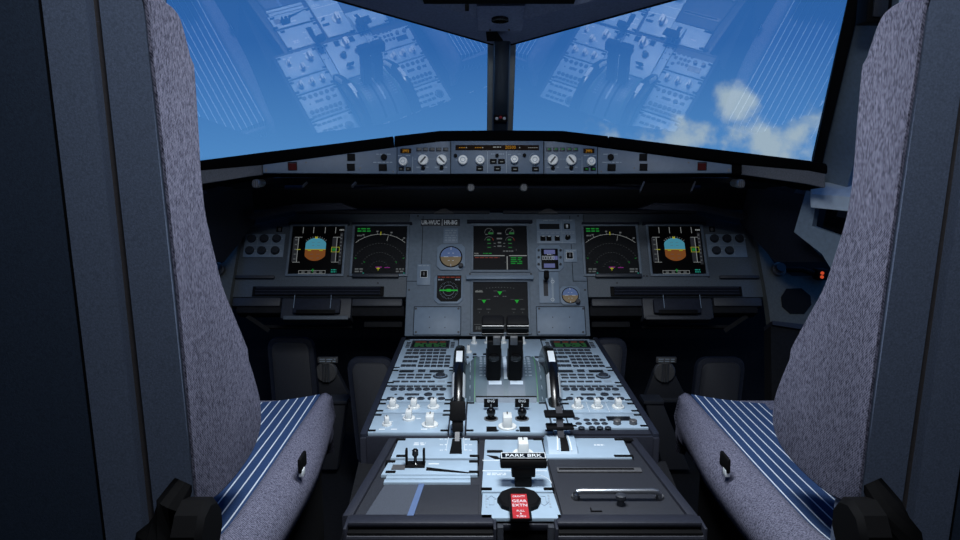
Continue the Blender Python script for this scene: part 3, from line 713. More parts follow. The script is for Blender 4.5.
# EFIS control panels
def efis(label, flip):
    def m(x): return x if not flip else 994.5 - x
    t = T('efis_control_panel', label, 'control panel', GF, m(426), 160, 'display control panels in the glareshield')
    P = [(m(397.5), 147.3), (m(440), 142), (m(450.5), 141.6), (m(450.5), 174), (m(397.5), 174)]
    MB().prism([t.p(x, y) for x, y in P], -.002, .005, .0008).build('panel', 'strip', t.o)
    def r(x0, y0, x1, y1, w=0): return t.r(min(m(x0), m(x1)), y0, max(m(x0), m(x1)), y1, w)
    a = r(400.5, 149, 411.5, 153.8); wd = MB().box(*a[:4], .005, .0062, .0004).build('readout_window', 'amberback', t.o)
    MB().text('2992', (a[0] + a[2]) / 2, (a[1] + a[3]) / 2, .0068, .0063, .85).build('amber_digits', 'e_amber', wd)
    k = round_knob(t, m(402.8), 161, .0105, .02, skirt=1.35)
    round_knob(t, m(423), 159.5, .0128, .016, line=-40 if not flip else 40); round_knob(t, m(441.5), 159.5, .0128, .016, line=45 if not flip else -40)
    keys(t, 'push_button', 'key', [(m(x), 149.2) for x in (419, 425.3, 432, 438.7, 445.6)], .0128, .0085, .005, .0082)
    keys(t, 'lower_button', 'black', [(m(401.2), 168.8), (m(408.3), 168.8)], .0125, .0085, .005, .0082)
    mb = MB()
    for x in (419, 425.3, 432, 438.7, 445.6): u, v = t.p(m(x), 149.8); mb.box(u - .003, v - .0009, u + .003, v + .0009, .0082, .0086)
    for x in (401.2, 408.3): u, v = t.p(m(x), 169.6); mb.box(u - .003, v - .0009, u + .003, v + .0009, .0082, .0086)
    mb.build('button_legend', 'e_dim' if not flip else 'e_green', t.o)
    keys(t, 'toggle', 'black', [(m(423), 167.6), (m(441.5), 167.6)], .0095, .0085, .005, .013, rnd=True)
    mb = MB()
    for x in (423, 441.5):
        u, v = t.p(m(x), 159.5)
        mb.box(u - .022, v - .0004, u - .0155, v + .0004, .005, .0054).box(u + .0155, v - .0004, u + .022, v + .0004, .005, .0054)
        u, v = t.p(m(x), 167.6); mb.box(u - .016, v - .001, u - .008, v + .001, .005, .0054); mb.box(u + .008, v - .001, u + .014, v + .001, .005, .0054); mb.box(u - .004, v - .011, u + .004, v - .0095, .005, .0054)
        u, v = t.p(m(x), 154.5); mb.box(u - .012, v - .0006, u - .004, v + .0008, .005, .0054); mb.box(u + .004, v - .0006, u + .010, v + .0008, .005, .0054)
    a = r(412.6, 157, 413, 173); mb.box(*a[:4], .005, .0054)
    a = r(398.5, 155.5, 402, 156.5); mb.scribble(a[0], a[1], a[2], a[3], .005, 1, .8, 2); a = r(406, 155.5, 411, 156.5); mb.scribble(a[0], a[1], a[2], a[3], .005, 1, .8, 2)
    mb.build('lettering', 'dimink', t.o)
efis('left display control panel with amber readout and twin white dials', False)
efis('right display control panel with amber readout and twin white dials', True)
# warning panels on the swept sides
for s, fr, l in ((-1, GL, 'left'), (1, GR, 'right')):
    def m(x): return x if s < 0 else 994.5 - x
    t = T('warning_panel', l + ' tapering side panel of the glareshield with dark square buttons', 'control panel', fr, m(340), 165, 'warning panels on the glareshield sides')
    P = [(m(396.5), 147.6), (m(263), 165.2), (m(263), 173.2), (m(396.5), 174)]
    MB().prism([t.p(x, y) for x, y in P], -.004, .005, .0008).build('panel', 'strip', t.o)
    keys(t, 'push_button', 'black', [(m(351.3), 157), (m(351), 167)], .0185, .0165, .005, .009)
    keys(t, 'wide_button', 'black', [(m(383), 167.3)], .0195, .0165, .005, .009)
    keys(t, 'warning_light', 'dred', [(m(292.5), 166.6)], .0185, .0165, .005, .009)
    u, v = t.p(m(292.5), 166.6); MB().frame(u - .0092, v - .0082, u + .0092, v + .0082, .0012, .005, .0078).build('light_frame', 'black', t.o)
    u, v = t.p(m(383.5), 157.8); MB().cyl(0, 0, .005, .012, .0075, 18, .001).build('jack', 'black', t.o, loc=(u, v, 0))
    mb = MB()
    for x in (351.3, 351): pass
    a = t.r(min(m(376), m(391)), 154, max(m(376), m(391)), 155.2); mb.scribble(a[0], a[1], a[2], a[3], .005, 1, .6, 4)
    a = t.r(min(m(373), m(392)), 162, max(m(373), m(392)), 163.4); mb.scribble(a[0], a[1], a[2], a[3], .005, 1, .6, 5)
    mb.build('lettering', 'dimink', t.o)
    for x, y in ((266, 170), (266, 171.5), (306, 163), (360, 168.5), (393, 172)): u, v = t.p(m(x), y); MB().cyl(0, 0, .005, .006, .002, 10).build('screw', 'steel', t.o, loc=(u, v, 0))

# ------------------------------------------------------------------ trays under the wing panels
for s, l in ((-1, 'left'), (1, 'right')):
    def m(x): return x if s < 0 else 994.0 - x
    t = T('pull_out_table', l + ' folded tray table with raised latch box below the instrument panel', 'tray table', PF, m(317), 305, 'folded tray tables')
    def r(x0, y0, x1, y1, w=0): return t.r(min(m(x0), m(x1)), y0, max(m(x0), m(x1)), y1, w)
    def bx(name, mat, x0, y0, x1, y1, w0, w1, bev=.003, parent=None):
        a = r(x0, y0, x1, y1, w1); return MB().box(a[0], a[1], a[2], a[3], w0, w1, bev).build(name, mat, parent or t.o)
    bx('outer_pad', 'dark', 232, 297.5, 280, 306, -.03, .012)
    bx('outer_apron', 'soot', 236, 306, 282, 313, -.04, .004)
    bx('inner_pad', 'dark', 352, 298.5, 402, 306, -.03, .014); bx('inner_apron', 'soot', 348, 306, 404, 316, -.04, .004)
    lb = bx('latch_box', 'dark', 281, 298, 351, 318.5, -.03, .02, .004); bx('latch_lip', 'wing' if s < 0 else 'dark', 283, 315.5, 348, 319.5, .02, .026, .002, lb)
    bx('latch_face', 'darkb', 293, 298.5, 340, 313, .02, .035, .004, lb); bx('latch_slot', 'black', 296, 309.5, 335, 313.5, .035, .038, .001, lb)
    mb = MB(); a = r(297, 299, 297.6, 312); mb.box(a[0], a[1], a[2], a[3], .035, .0358); a = r(333, 299, 333.6, 312); mb.box(a[0], a[1], a[2], a[3], .035, .0358); mb.build('seam_line', 'panel2', lb)
    u0, v0 = t.p(m(247), 316, -.02); u1, v1 = t.p(m(266), 328, -.02); MB().beam((u0, v0, -.02), (u1, v1, -.05), .012, .012, (0, 0, 1)).build('strut', 'soot', t.o)
    bx('cross_bar', 'soot', 262, 325, 352, 328, -.06, -.05, .001)
    bx('shelf_bar', 'soot', 364, 321.5, 402, 327, -.05, -.03, .001)
# ------------------------------------------------------------------ centre pedestal
t = T('centre_pedestal', 'dark centre pedestal carrying the pale blue control panels between the seats', 'pedestal', DF, 497, 395)
HW = .2505
uy = lambda y: t.p(497, y)[1]
yf, yn = uy(338.5), uy(435.5)
MB().box(-HW - t.u0 - .012, yn - .004, HW - t.u0 + .012, yf, -.466, -.003, .003).build('forward_body', 'frame', t.o)
for s in (-1, 1):
    MB().box(s * HW - t.u0, yn, s * (HW + .012) - t.u0, yf, -.06, .004, .002).build('side_rail', 'darkb', t.o)
MB().box(-HW - t.u0, yn - .006, HW - t.u0, yn, -.10, .0, .001).build('step_edge', 'frame', t.o)
# rear section, a little lower and tapering forward
RP = [at_z(x, y, ZR) for x, y in ((398, 437), (627, 437), (688, 517), (352.5, 517))]
inv = t.o.matrix_world.inverted()
RP = [inv @ p for p in RP]
k = [(p.x, p.y) for p in RP]
MB().prism(k, -.466, -.0065, .001).build('rear_body', 'lid', t.o)
for a, b in ((k[0], k[3]), (k[1], k[2])):
    s = -1 if a[0] < 0 else 1
    MB().prism([a, b, (b[0] + s * .014, b[1]), (a[0] + s * .014, a[1])], -.30, -.002, .002).build('side_rail', 'frame', t.o)
    MB().prism([(a[0] + s * .014, a[1]), (b[0] + s * .014, b[1]), (b[0] + s * .02, b[1]), (a[0] + s * .07, a[1] + .0)], -.45, -.05).build('side_skirt', 'soot', t.o)

class P(T):
    pass
def fasteners(t, x0, y0, x1, y1, w=.004, sz=.008):
    first = None
    for x in (x0, x1):
        for y in (y0, y1):
            u, v = t.p(x, y, w)
            if first is None: first = MB().box(-sz, -sz * .55, sz, sz * .55, .001, w + .0008, .001).build('fastener', 'black', t.o, loc=(u, v, 0))
            else: dup(first, t.o, (u, v, 0))
def slab(name, label, cat, y0, y1, u0, u1, group=None, fr=DF, mat='ped', fast=True, th=.004, gap=.0012):
    y = (y0 + y1) / 2
    t = T(name, label, cat, fr, 497, y, group)
    v0, v1 = t.p(497, y1)[1], t.p(497, y0)[1]
    m = Matrix.Translation((u0 / 2 + u1 / 2 - t.u0, 0, 0)); t.o.matrix_world = t.o.matrix_world @ m; t.u0 = (u0 + u1) / 2
    h = (u1 - u0) / 2 - gap
    MB().box(-h, v0 + gap, h, v1 - gap, -.003, th, .0008).build('panel', mat, t.o)
    t.h, t.v0_, t.v1_ = h, v0 + gap, v1 - gap
    if fast:
        first = None
        for s in (-1, 1):
            for v in (t.v0_ + .008, t.v1_ - .008):
                c = (s * (h - .006), v, 0)
                if first is None: first = MB().box(-.007, -.0042, .007, .0042, .001, th + .0008, .001).build('fastener', 'black', t.o, loc=c)
                else: dup(first, t.o, c)
    return t
IU, OU = .108, HW                              # inner and outer edge of the side columns
def col(s, u): return (-OU, -IU) if s < 0 else (IU, OU)
def grid(t, name, mat, us, vs, w, h, w0, w1, rnd=False, skip=()):
    first = None
    for i, v in enumerate(vs):
        for j, u in enumerate(us):
            if (i, j) in skip: continue
            if first is None:
                mb = MB()
                if rnd: mb.lathe(0, 0, [(w / 2, w0), (w / 2, w1 - .0005), (w / 2 - .0006, w1)], 14); mb.xf(Matrix.Diagonal((1, h / w, 1, 1)))
                else: mb.box(-w / 2, -h / 2, w / 2, h / 2, w0, w1, .0005, 1)
                first = mb.build(name, mat, t.o, loc=(u, v, 0))
            else: dup(first, t.o, (u, v, 0))
def lin_(a, b, n): return [a + (b - a) * k / (n - 1) for k in range(n)]
for s, l in ((-1, 'left'), (1, 'right')):
    u0, u1 = col(s, 0)
    # management computer keyboard unit
    t = slab('keyboard_display_unit', l + ' keyboard unit with small green text screen at the front of the pedestal', 'control panel', 340.5, 370.5, u0, u1, 'keyboard units')
    H0, H1 = t.v0_, t.v1_; L = H1 - H0
    sc = MB().box(-.046, H1 - L * .34, .046, H1 - L * .10, .004, .006, .0008).build('screen', 'screend', t.o)
    MB().scribble(-.040, H1 - L * .32, .040, H1 - L * .17, .006, 4, .5, 4).build('green_text', 'e_mcdu', sc, smooth=False)
    MB().scribble(-.040, H1 - L * .155, .038, H1 - L * .125, .006, 1, .6, 3).build('amber_text', 'e_red', sc, smooth=False)
    MB().frame(-.046, H1 - L * .34, .046, H1 - L * .10, .003, .004, .0075, .0008).build('screen_frame', 'key', t.o)
    grid(t, 'line_key', 'key', (-.057, .057), lin_(H1 - L * .14, H1 - L * .31, 4), .010, .006, .004, .0058)
    grid(t, 'function_key', 'key', lin_(-.048, .036, 6), (H1 - L * .42, H1 - L * .52), .0148, .0145, .004, .0058)
    grid(t, 'letter_key', 'key', lin_(-.010, .050, 5), lin_(H1 - L * .63, H1 - L * .93, 4), .0128, .0140, .004, .0058)
    grid(t, 'number_key', 'key', lin_(-.050, -.026, 3), lin_(H1 - L * .65, H1 - L * .92, 3), .0112, .015, .004, .0058)
    # radio panel
    t = slab('radio_control_unit', l + ' radio panel with round dial behind the keyboard unit', 'control panel', 371, 386, u0, u1, 'radio panels')
    H0, H1 = t.v0_, t.v1_; L = H1 - H0
    for a, b in ((-.054, -.022), (.014, .046)): MB().box(a, H1 - L * .22, b, H1 - L * .07, .004, .0052).build('readout', 'lcd', t.o)
    MB().box(-.012, H1 - L * .20, .004, H1 - L * .08, .004, .007).build('transfer_key', 'key', t.o)
    grid(t, 'push_button', 'key', (-.045, -.026, -.007, .012), (H1 - L * .40, H1 - L * .60), .0155, .0095, .004, .0056)
    u, v = .040, H1 - L * .50
    k = MB().lathe(0, 0, [(.016, .004), (.016, .006), (.011, .007), (.010, .010), (.008, .011), (.0001, .011)], 24).build('tuning_knob', 'key', t.o, loc=(u, v, 0)); MB().arc(0, 0, .0112, .002, 0, 360, .0062, .0074, 20).build('ring', 'panel2', k)
    grid(t, 'navigation_key', 'key', lin_(-.053, .022, 5), (H1 - L * .86,), .0155, .0085, .004, .0056)
    MB().box(.036, H1 - L * .90, .052, H1 - L * .78, .004, .0045).build('legend', 'dimink', t.o)
    # audio panel
    t = slab('audio_panel', l + ' audio panel with rows of oval keys and volume knobs', 'control panel', 386.5, 403.5, u0, u1, 'audio panels')
    H0, H1 = t.v0_, t.v1_; L = H1 - H0
    grid(t, 'call_key', 'key', lin_(-.052, .042, 7), (H1 - L * .12,), .0135, .009, .004, .0056)
    grid(t, 'volume_knob', 'key', lin_(-.052, .050, 7), (H1 - L * .30,), .0150, .0150, .004, .0062, True)
    grid(t, 'slide_key', 'key', (-.018, -.004, .046), (H1 - L * .62,), .0155, .010, .004, .0056)
    grid(t, 'screw_head', 'key', (-.044, .026), (H1 - L * .60,), .006, .006, .004, .005, True)
    grid(t, 'speaker_knob', 'key', (.022,), (H1 - L * .62,), .017, .017, .004, .0065, True)
    grid(t, 'volume_knob', 'key', lin_(-.052, .050, 6), (H1 - L * .86,), .0150, .0150, .004, .0062, True)
    MB().box(-.060, H1 - L * .455, .060, H1 - L * .445, .004, .0044).build('dividing_line', 'dimink', t.o)
t = slab('lighting_knob_panel', 'left row of three white knobs behind the audio panel', 'control panel', 404, 414.7, -OU, -IU, 'rows of three white knobs')
for x in (393, 414, 433.5): pointer_knob(t, x, 409.6, .0118, .017)
t = slab('lighting_knob_panel', 'right row of three white knobs split by white lines', 'control panel', 404, 414.7, IU, OU, 'rows of three white knobs')
for x in (577.5, 597, 618): pointer_knob(t, x, 409.6, .0118, .017)
mb = MB()
for a, b in ((586, 589.5), (605, 609.5)): mb.beam((*t.p(a, 404.5), .0045), (*t.p(b, 414), .0045), .0010, .0008, (0, 0, 1))
mb.build('dividing_line', 'ink', t.o)
t = slab('radar_panel', 'panel of three unequal white knobs at the left rear corner of the upper pedestal', 'control panel', 415.2, 434.8, -OU, -IU)
pointer_knob(t, 387, 427.2, .0088, .016, .2); pointer_knob(t, 409, 421.2, .0118, .018); pointer_knob(t, 430, 427.5, .0150, .021)
mb = MB()
for q in ((379, 431, 385, 432), (391, 431, 397, 432), (383, 423.3, 393, 423.9), (402, 416.5, 407, 417.4), (416.5, 420.3, 421, 421), (421, 431, 427, 432)): a = t.r(*q); mb.box(*a[:4], .004, .0044)
mb.build('lettering', 'ink', t.o)
t = slab('transponder_panel', 'panel of dark round keys and long readout beside the flap lever', 'control panel', 415.2, 430, IU, OU)
t.part('readout', 'lcd', 607, 416.3, 630.5, 420, .004, .0055)
keys(t, 'round_key', 'key', [(x + (y - 417) * .45, y) for y, xs in ((418, (576,)), (419.5, (585.5, 593.5, 601.5)), (423, (576, 586, 594, 602)), (427, (577, 587.5, 595.5, 603.5))) for x in xs], .0118, .0118, .004, .0056, rnd=True)
for x in (617, 633): u, v = t.p(x, 426); MB().cyl(0, 0, .004, .012, .007, 16, .001).build('knob', 'steel', t.o, loc=(u, v, 0))
mb = MB(); a = t.r(608, 421.5, 618, 422.2); mb.scribble(a[0], a[1], a[2], a[3], .004, 1, .8, 3); a = t.r(622, 422, 634, 422.6); mb.scribble(a[0], a[1], a[2], a[3], .004, 1, .8, 3); mb.build('lettering', 'ink', t.o)
MB().box(-t.h, t.v0_ - .022, t.h, t.v0_ - .002, -.004, .001).build('rear_strip', 'frame', t.o)
# engine display switching panel ahead of the quadrant
t = slab('display_control_panel', 'pale panel with four small white knobs ahead of the thrust quadrant', 'control panel', 340.5, 362, -IU, IU, fast=False)
for x, y in ((474, 345), (468.5, 354), (487.5, 344.5), (503.5, 344.5), (523, 345)): pointer_knob(t, x, y, .0085, .018, body='white')
grid(t, 'push_button', 'key', lin_(-.085, .085, 9), (t.v0_ + .02,), .012, .009, .004, .007)
grid(t, 'round_button', 'lcd', lin_(-.09, -.04, 3), (t.v0_ + .045,), .010, .010, .004, .007, True)
for s, l in ((-1, 'left'), (1, 'right')):
    t = slab('filler_strip', l + ' narrow pale strip with dark studs beside the thrust quadrant', 'panel', 362.5, 434.8, -IU if s < 0 else .078, -.078 if s < 0 else IU, 'narrow strips beside the quadrant', fast=False)
    grid(t, 'stud', 'key', (-.008, .008), (t.v0_ + .012, t.v0_ + .034, t.v0_ + .056), .0055, .0055, .004, .0052, True)

# ------------------------------------------------------------------ thrust quadrant
ZC = -.086; RD = .1436                          # drum axis below the pedestal top, at y = 1.40
q = empty('thrust_quadrant', DF.M.copy()); tag(q, 'pale rounded thrust quadrant housing with twin black levers and green edges', 'thrust quadrant')
def arcpt(u, r, a): return V((u, -r * math.sin(R(a)), ZC + r * math.cos(R(a))))
A = lin_(54.5, -54.5, 30)
rs = []
for u, r in ((-.0855, .100), (-.0850, .122), (-.064, RD - .002), (-.060, RD), (.060, RD), (.064, RD - .002), (.0850, .122), (.0855, .100)):
    rs.append([arcpt(u, r, a) if arcpt(u, r, a).z > -.002 else V((u, -(RD * .82) * math.sin(R(a)), -.002)) for a in A])
MB().rings(rs).build('housing', 'pedh', q, ang=30)
def curved(name, mat, u0, u1, a0, a1, r0, r1, parent=q, n=10):
    rs = []
    for a in lin_(a0, a1, n): rs.append([arcpt(u0, r0, a), arcpt(u1, r0, a), arcpt(u1, r1, a), arcpt(u0, r1, a)])
    return MB().rings(rs).build(name, mat, parent)
for u in (-.0215, .0215): curved('lever_track', 'track', u - .0165, u + .0165, 50, -35, RD - .002, RD + .0012)
for u in (-.0215, .0215): curved('track_slot', 'black', u - .004, u + .004, 24, -33, RD, RD + .0016)
for u in (-.0215, .0215): curved('track_bar', 'sill', u - .013, u + .013, 36, 32.5, RD, RD + .0022)
curved('front_seam', 'black', -.060, .060, 47.3, 46.2, RD - .002, RD + .0022)
curved('front_plate', 'panel', -.0595, .0595, 53, 47.3, RD - .002, RD + .0018)
curved('centre_scale', 'sill', -.0035, .0035, 30, -10, RD, RD + .0010)
for s in (-1, 1): curved('green_edge', 'green', s * .0632, s * .0618, 52, -20, RD - .004, RD + .0005)
mb = MB()
for s in (-1, 1):
    for k in range(9):
        a = 26 - k * 4
        for w, o in ((.006, .050), (.004, .042)):
            p = arcpt(s * o, RD + .0006, a); mb.box(p.x - w / 2, p.y - .0012, p.x + w / 2, p.y + .0012, p.z - .001, p.z + .0006)
    for k in range(5):
        p = arcpt(s * .072, .1355, 46 - k * 11); mb.box(p.x - .0006, p.y - .010, p.x + .0006, p.y + .010, p.z - .003, p.z + .0012)
mb.build('scale_marks', 'dimink', q)
def radial(u, r, a, dr=0): return arcpt(u, r, a)
for u, l in ((-.0247, 'left'), (.0182, 'right')):
    a = 25.0; gu = u + (-.0025 if u < 0 else .0025)
    mb = MB().beam(radial(u, .135, a), radial(u, .245, a), .027, .034, (1, 0, 0), .003)
    lv = mb.build('thrust_lever', 'black', q)
    b = MB().beam(radial(gu, .250, a - 1), radial(gu, .284, a - 1), .0430, .030, (1, 0, 0), .005).build('grip', 'black', lv)
    ax = V((0, -math.cos(R(a)), -math.sin(R(a))))              # towards the seats
    for rr in (.258, .276):
        c = radial(gu, rr, a - 1) + ax * .0135
        MB().tube([c + V((-.0205, 0, 0)), c + V((.0205, 0, 0))], .0048, 12).build('grip_ridge', 'gloss', b)
    c = radial(u, .206, a) + ax * .017
    m = Matrix.Translation(c) @ ax.to_track_quat('Z', 'Y').to_matrix().to_4x4()
    MB().lathe(0, 0, [(.0105, -.002), (.0105, .003), (.007, .006), (.0001, .007)], 20).xf(m).build('disconnect_button', 'gloss', lv)
    c = radial(u + (.005 if u < 0 else -.005), .238, a) + ax * .016
    MB().beam(c, c + (radial(u, .26, a) - radial(u, .24, a)), .014, .006, (1, 0, 0), .001).build('grey_plate', 'steel', lv)
    for ss in (-1, 1): MB().beam(radial(u + ss * .0145, .146, a), radial(u + ss * .0145, .205, a), .002, .020, (1, 0, 0)).build('side_plate', 'dark', lv)
# trim wheels
for s, l in ((-1, 'left'), (1, 'right')):
    tw = empty('trim_wheel', DF.M @ Matrix.Translation((s * .0945, 0, 0))); tag(tw, l + ' black trim wheel with white stripes beside the thrust quadrant', 'trim wheel', 'trim wheels')
    def ap(u, r, a): return V((u, -r * math.sin(R(a)), ZC + r * math.cos(R(a))))
    prof_ = [(-.006, .10), (-.0125, .150), (-.0125, .158), (-.009, .166), (-.003, .1685), (.003, .1685), (.009, .166), (.0125, .158), (.0125, .150), (.006, .10)]
    rs = []
    for a in lin_(59.5, -59.5, 48):
        ring = []
        for u, r in prof_:
            p = ap(u, r, a)
            if p.z < 0: p.z = 0.0
            ring.append(p)
        rs.append(ring)
    w = MB().rings(rs).build('wheel', 'gloss', tw, ang=30)
    def cpatch(u0, u1, a0, a1, r): 
        rs = [[ap(u0, r, a), ap(u1, r, a), ap(u1, r + .0007, a), ap(u0, r + .0007, a)] for a in lin_(a0, a1, 8)]
        return MB().rings(rs)
    cpatch(-.0065, .0065, 6, 21, .1679).build('white_stripe', 'ink', w)
    for g in (-1, 1):
        rs = [[ap(g * u, r, a) for u, r in ((.0126, .1520), (.0126, .1582), (.0088, .1664), (.0094, .1672), (.0134, .1586), (.0134, .1520))] for a in lin_(31, 50, 8)]
        MB().rings(rs).build('white_stripe', 'ink', w)
# engine start panel
t = slab('engine_start_panel', 'pale engine panel with two black stalk switches and one white knob', 'control panel', 403.3, 434.8, -.0775, .0775)
for x in (485.5, 516.5):
    n = '1' if x < 500 else '2'
    u, v = t.p(x + 5.5, 412.5)
    pl = MB().box(-.0135, 0, .0135, .004, .010, .0265, .001).build('placard', 'black', t.o, loc=(u, v, 0))
    mb = MB(); mb.text('ENG', 0, .0055, .0052, 0, .95); mb.text(n, 0, -.0035, .0052, 0, 1.0)
    mb.xf(Matrix.Translation((0, -.0003, .0177)) @ Matrix.Rotation(R(90), 4, 'X')).build('lettering', 'e_white' if False else 'ink', pl)
    MB().box(-.004, .001, .004, .003, .0, .014).build('bracket', 'black', pl)
    u, v = t.p(x + 5.5, 421)
    sw = MB().lathe(0, 0, [(.011, .004), (.010, .006), (.004, .0065), (.004, .008), (.006, .010), (.0085, .016), (.008, .021), (.005, .025), (.0001, .026)], 20).build('master_switch', 'gloss', t.o, loc=(u, v, 0))
    MB().arc(0, 0, .010, .003, 0, 360, .004, .0055, 20).build('collar', 'steel', sw)
pointer_knob(t, 507.3, 429.5, .0165, .024)
for x0, x1 in ((486.5, 496.8), (519.5, 530)): t.part('annunciator', 'black', x0, 426.5, x1, 431, .004, .0055)
mb = MB()
for x, y in ((497, 433), (517.5, 433)): u, v = t.p(x, y); mb.cyl(u, v, .004, .005, .0032, 12)
mb.build('rear_screws', 'key', t.o)

# ------------------------------------------------------------------ rear pedestal panels
def rslab(name, label, cat, pts, mat='ped', group=None, th=.004, bev=.001):
    x = sum(p[0] for p in pts) / len(pts); y = sum(p[1] for p in pts) / len(pts)
    t = T(name, label, cat, RF, x, y, group); t.poly('panel', mat, pts, -.001, th, bev); return t
t = rslab('speed_brake_panel', 'pale panel with the slotted black speed brake lever at left of the rear pedestal', 'control panel', [(399, 438), (477.5, 438), (477.5, 458), (390.5, 458)])
t.poly('slot', 'black', [(452.5, 438.5), (461.5, 438.5), (462, 453.5), (449.5, 453.5)], .004, .0048)
mb = MB()
for s in (-1, 1):
    x = 456 + s * 8.5
    mb.beam((*t.p(x - s * 1.0, 440), .0045), (*t.p(x + s * .2 - (1.5 if s < 0 else 0), 453), .0045), .0014, .0008, (0, 0, 1))
    for y in (441.5, 447, 452.5):
        a = t.r(x - 1.2 + s * 1.6, y - .35, x + 1.2 + s * 1.6, y + .35); mb.box(*a[:4], .004, .0046)
        a = t.r(x - 1.6 + s * 6, y - .45, x + 1.6 + s * 6, y + .45); mb.scribble(a[0], a[1], a[2], a[3], .004, 1, .9, 2)
a = t.r(414, 444.5, 425.5, 447.8); mb.scribble(a[0], a[1], a[2], a[3], .004, 2, .6, 2); mb.build('lettering', 'ink', t.o)
fasteners(t, 401, 439.5, 474.5, 456)
u, v = t.p(457, 444); lv = MB().beam((u, v, -.004), (u + .0006, v + .022, .022), .008, .010).build('lever_stalk', 'steel', t.o)
MB().beam((u + .0006, v + .018, .014), (u + .0006, v + .026, .034), .019, .016, (1, 0, 0), .002).build('lever_neck', 'black', lv)
MB().beam((u + .0006, v + .024, .032), (u + .0006, v + .036, .064), .027, .022, (1, 0, 0), .003).build('lever_handle', 'black', lv)
t = rslab('parking_trim_panel', 'pale panel with black guarded switch behind the speed brake lever', 'control panel', [(389.5, 460), (477.5, 460), (477.5, 474.5), (381, 474.5)])
t.poly('recess', 'steel', [(393, 464.5), (406, 464.5), (404.5, 469.5), (391, 469.5)], .004, .0048)
t.poly('wedge_slot', 'black', [(426.5, 467), (470, 472.3), (468, 473), (426, 470)], .004, .0048)
fasteners(t, 390.5, 461.5, 474, 472)
t.part('lettering', 'ink', 428.5, 463.2, 439, 464.2, .004, .0044)
u, v = t.p(415.5, 467.5)
gd = MB().box(-.0155, -.011, .0155, .010, .004, .007, .001).build('switch_guard', 'black', t.o, loc=(u, v, 0))
for s in (-1, 1): MB().box(s * .012, -.006, s * .0155, .004, .006, .032, .0012).build('guard_post', 'black', gd)
MB().lathe(0, 0, [(.0055, .007), (.0028, .009), (.0025, .018), (.005, .021), (.005, .029), (.003, .031), (.0001, .031)], 14).build('toggle', 'gloss', gd)
for i, (y0, y1, x0, x1, w) in enumerate(((475.2, 478.2, 385.5, 470.5, 'front'), (479, 482.2, 383.5, 470.5, 'rear'))):
    t = rslab('slat', 'thin pale blue slat behind the guarded switch, ' + w + ' one of the pair', 'trim strip', [(x0 + 1, y0), (x1, y0), (x1, y1), (x0, y1)], group='thin pale slats'); 
t = rslab('storage_lid', 'flat dark lid with grey left half and blue divider on the rear pedestal', 'lid', [(383, 484.5), (479, 484.5), (478.5, 516), (361, 516)], 'lid', th=.002)
t.poly('grey_half', 'lidg', [(385, 484.5), (418.5, 484.5), (407, 515.5), (365, 515.5)], .002, .0035)
t.poly('divider_strip', 'lidb', [(419, 483.5), (424.5, 483.5), (413.5, 515.5), (407, 515.5)], .002, .0042)
t = rslab('parking_brake_panel', 'pale middle rear pedestal panel with white knob and black PARK BRK handle', 'control panel', [(485, 439.5), (541.5, 439.5), (553, 491.5), (481.5, 491.5)])
t.poly('slot', 'black', [(487, 450), (502.5, 450), (503, 452.5), (487, 452.5)], .004, .0046)
t.poly('slot', 'black', [(486.6, 455), (497, 456), (501, 459), (495, 459)], .004, .0046)
mb = MB()
for y in (462.8, 473.4): a = t.r(482.5, y - .3, 547, y + .3); mb.box(*a[:4], .004, .0045)
a = t.r(487, 475, 506, 478); mb.scribble(a[0], a[1], a[2], a[3], .004, 2, .5, 4); mb.build('lettering', 'ink', t.o)
mb = MB(); u, v = t.p(531, 486); mb.arc(u, v, .030, .0010, 0, 80, .004, .0045, 14).build('curved_line', 'ink', t.o)
fasteners(t, 486.5, 489, 549, 489)
u, v = t.p(539, 441.5); MB().box(-.010, -.004, .010, .004, .001, .005, .001).build('fastener', 'black', t.o, loc=(u, v, 0))
pointer_knob(t, 523, 456.5, .0170, .024)
u, v = t.p(523, 487)
hd = MB().box(-.0125, -.009, .0125, .009, .004, .030, .002).build('handle_stem', 'black', t.o, loc=(u, v, 0))
MB().box(-.0175, -.011, .0175, .011, .020, .036, .002).build('handle_neck', 'black', hd)
hb = MB().box(-.0345, -.012, .0345, .012, .034, .0470, .003).build('handle_bar', 'black', hd)
m = Matrix.Translation((0, .0, .0470)) @ Matrix.Rotation(R(5), 4, 'X')
MB().box(-.0335, -.0090, .0335, .0090, -.004, .003, .002).xf(m).build('name_plate', 'gloss', hd)
mb = MB(); mb.text('PARK BRK', 0, 0, .0085, .0032, .98, .0004); mb.frame(-.0318, -.0072, .0318, .0072, .0010, .003, .0036); mb.xf(m).build('lettering', 'ink', hd)
t = rslab('gear_extension_panel', 'pale plate with dark disc and red placard at the rear edge of the pedestal', 'control panel', [(482.5, 493), (553.5, 493), (562, 518), (481, 518)])
u, v = t.p(519, 505)
MB().lathe(0, 0, [(.031, .003), (.031, .010), (.028, .013), (.0001, .013)], 10).build('crank_disc', 'black', t.o, loc=(u, v, 0))
t.part('placard_rim', 'black', 509.3, 492.5, 530.3, 519, .013, .016); 
rp = t.poly('red_placard', 'red', [(510.8, 494), (526.5, 494), (529.5, 518), (513, 518)], .016, .0168)
u, v = t.p(519.5, 496.3, .017); u2, v2 = t.p(520.5, 507, .017)
hgt = lambda a, b: abs(t.p(520, a, .017)[1] - t.p(520, b, .017)[1])
mb = MB()
for body, yy, h, sx in (('GRAVITY', 496.4, .0048, .62), ('GEAR', 501.0, .0072, .80), ('EXTN', 505.2, .0072, .80), ('PULL', 510.8, .0046, .75), ('&', 513.6, .0046, .8), ('TURN', 516.3, .0046, .75)):
    u, v = t.p(518.6 + (yy - 496) * .13, yy, .017); mb.text(body, u, v, h, .017, sx)
mb.build('lettering', 'ink', rp)
mb = MB()
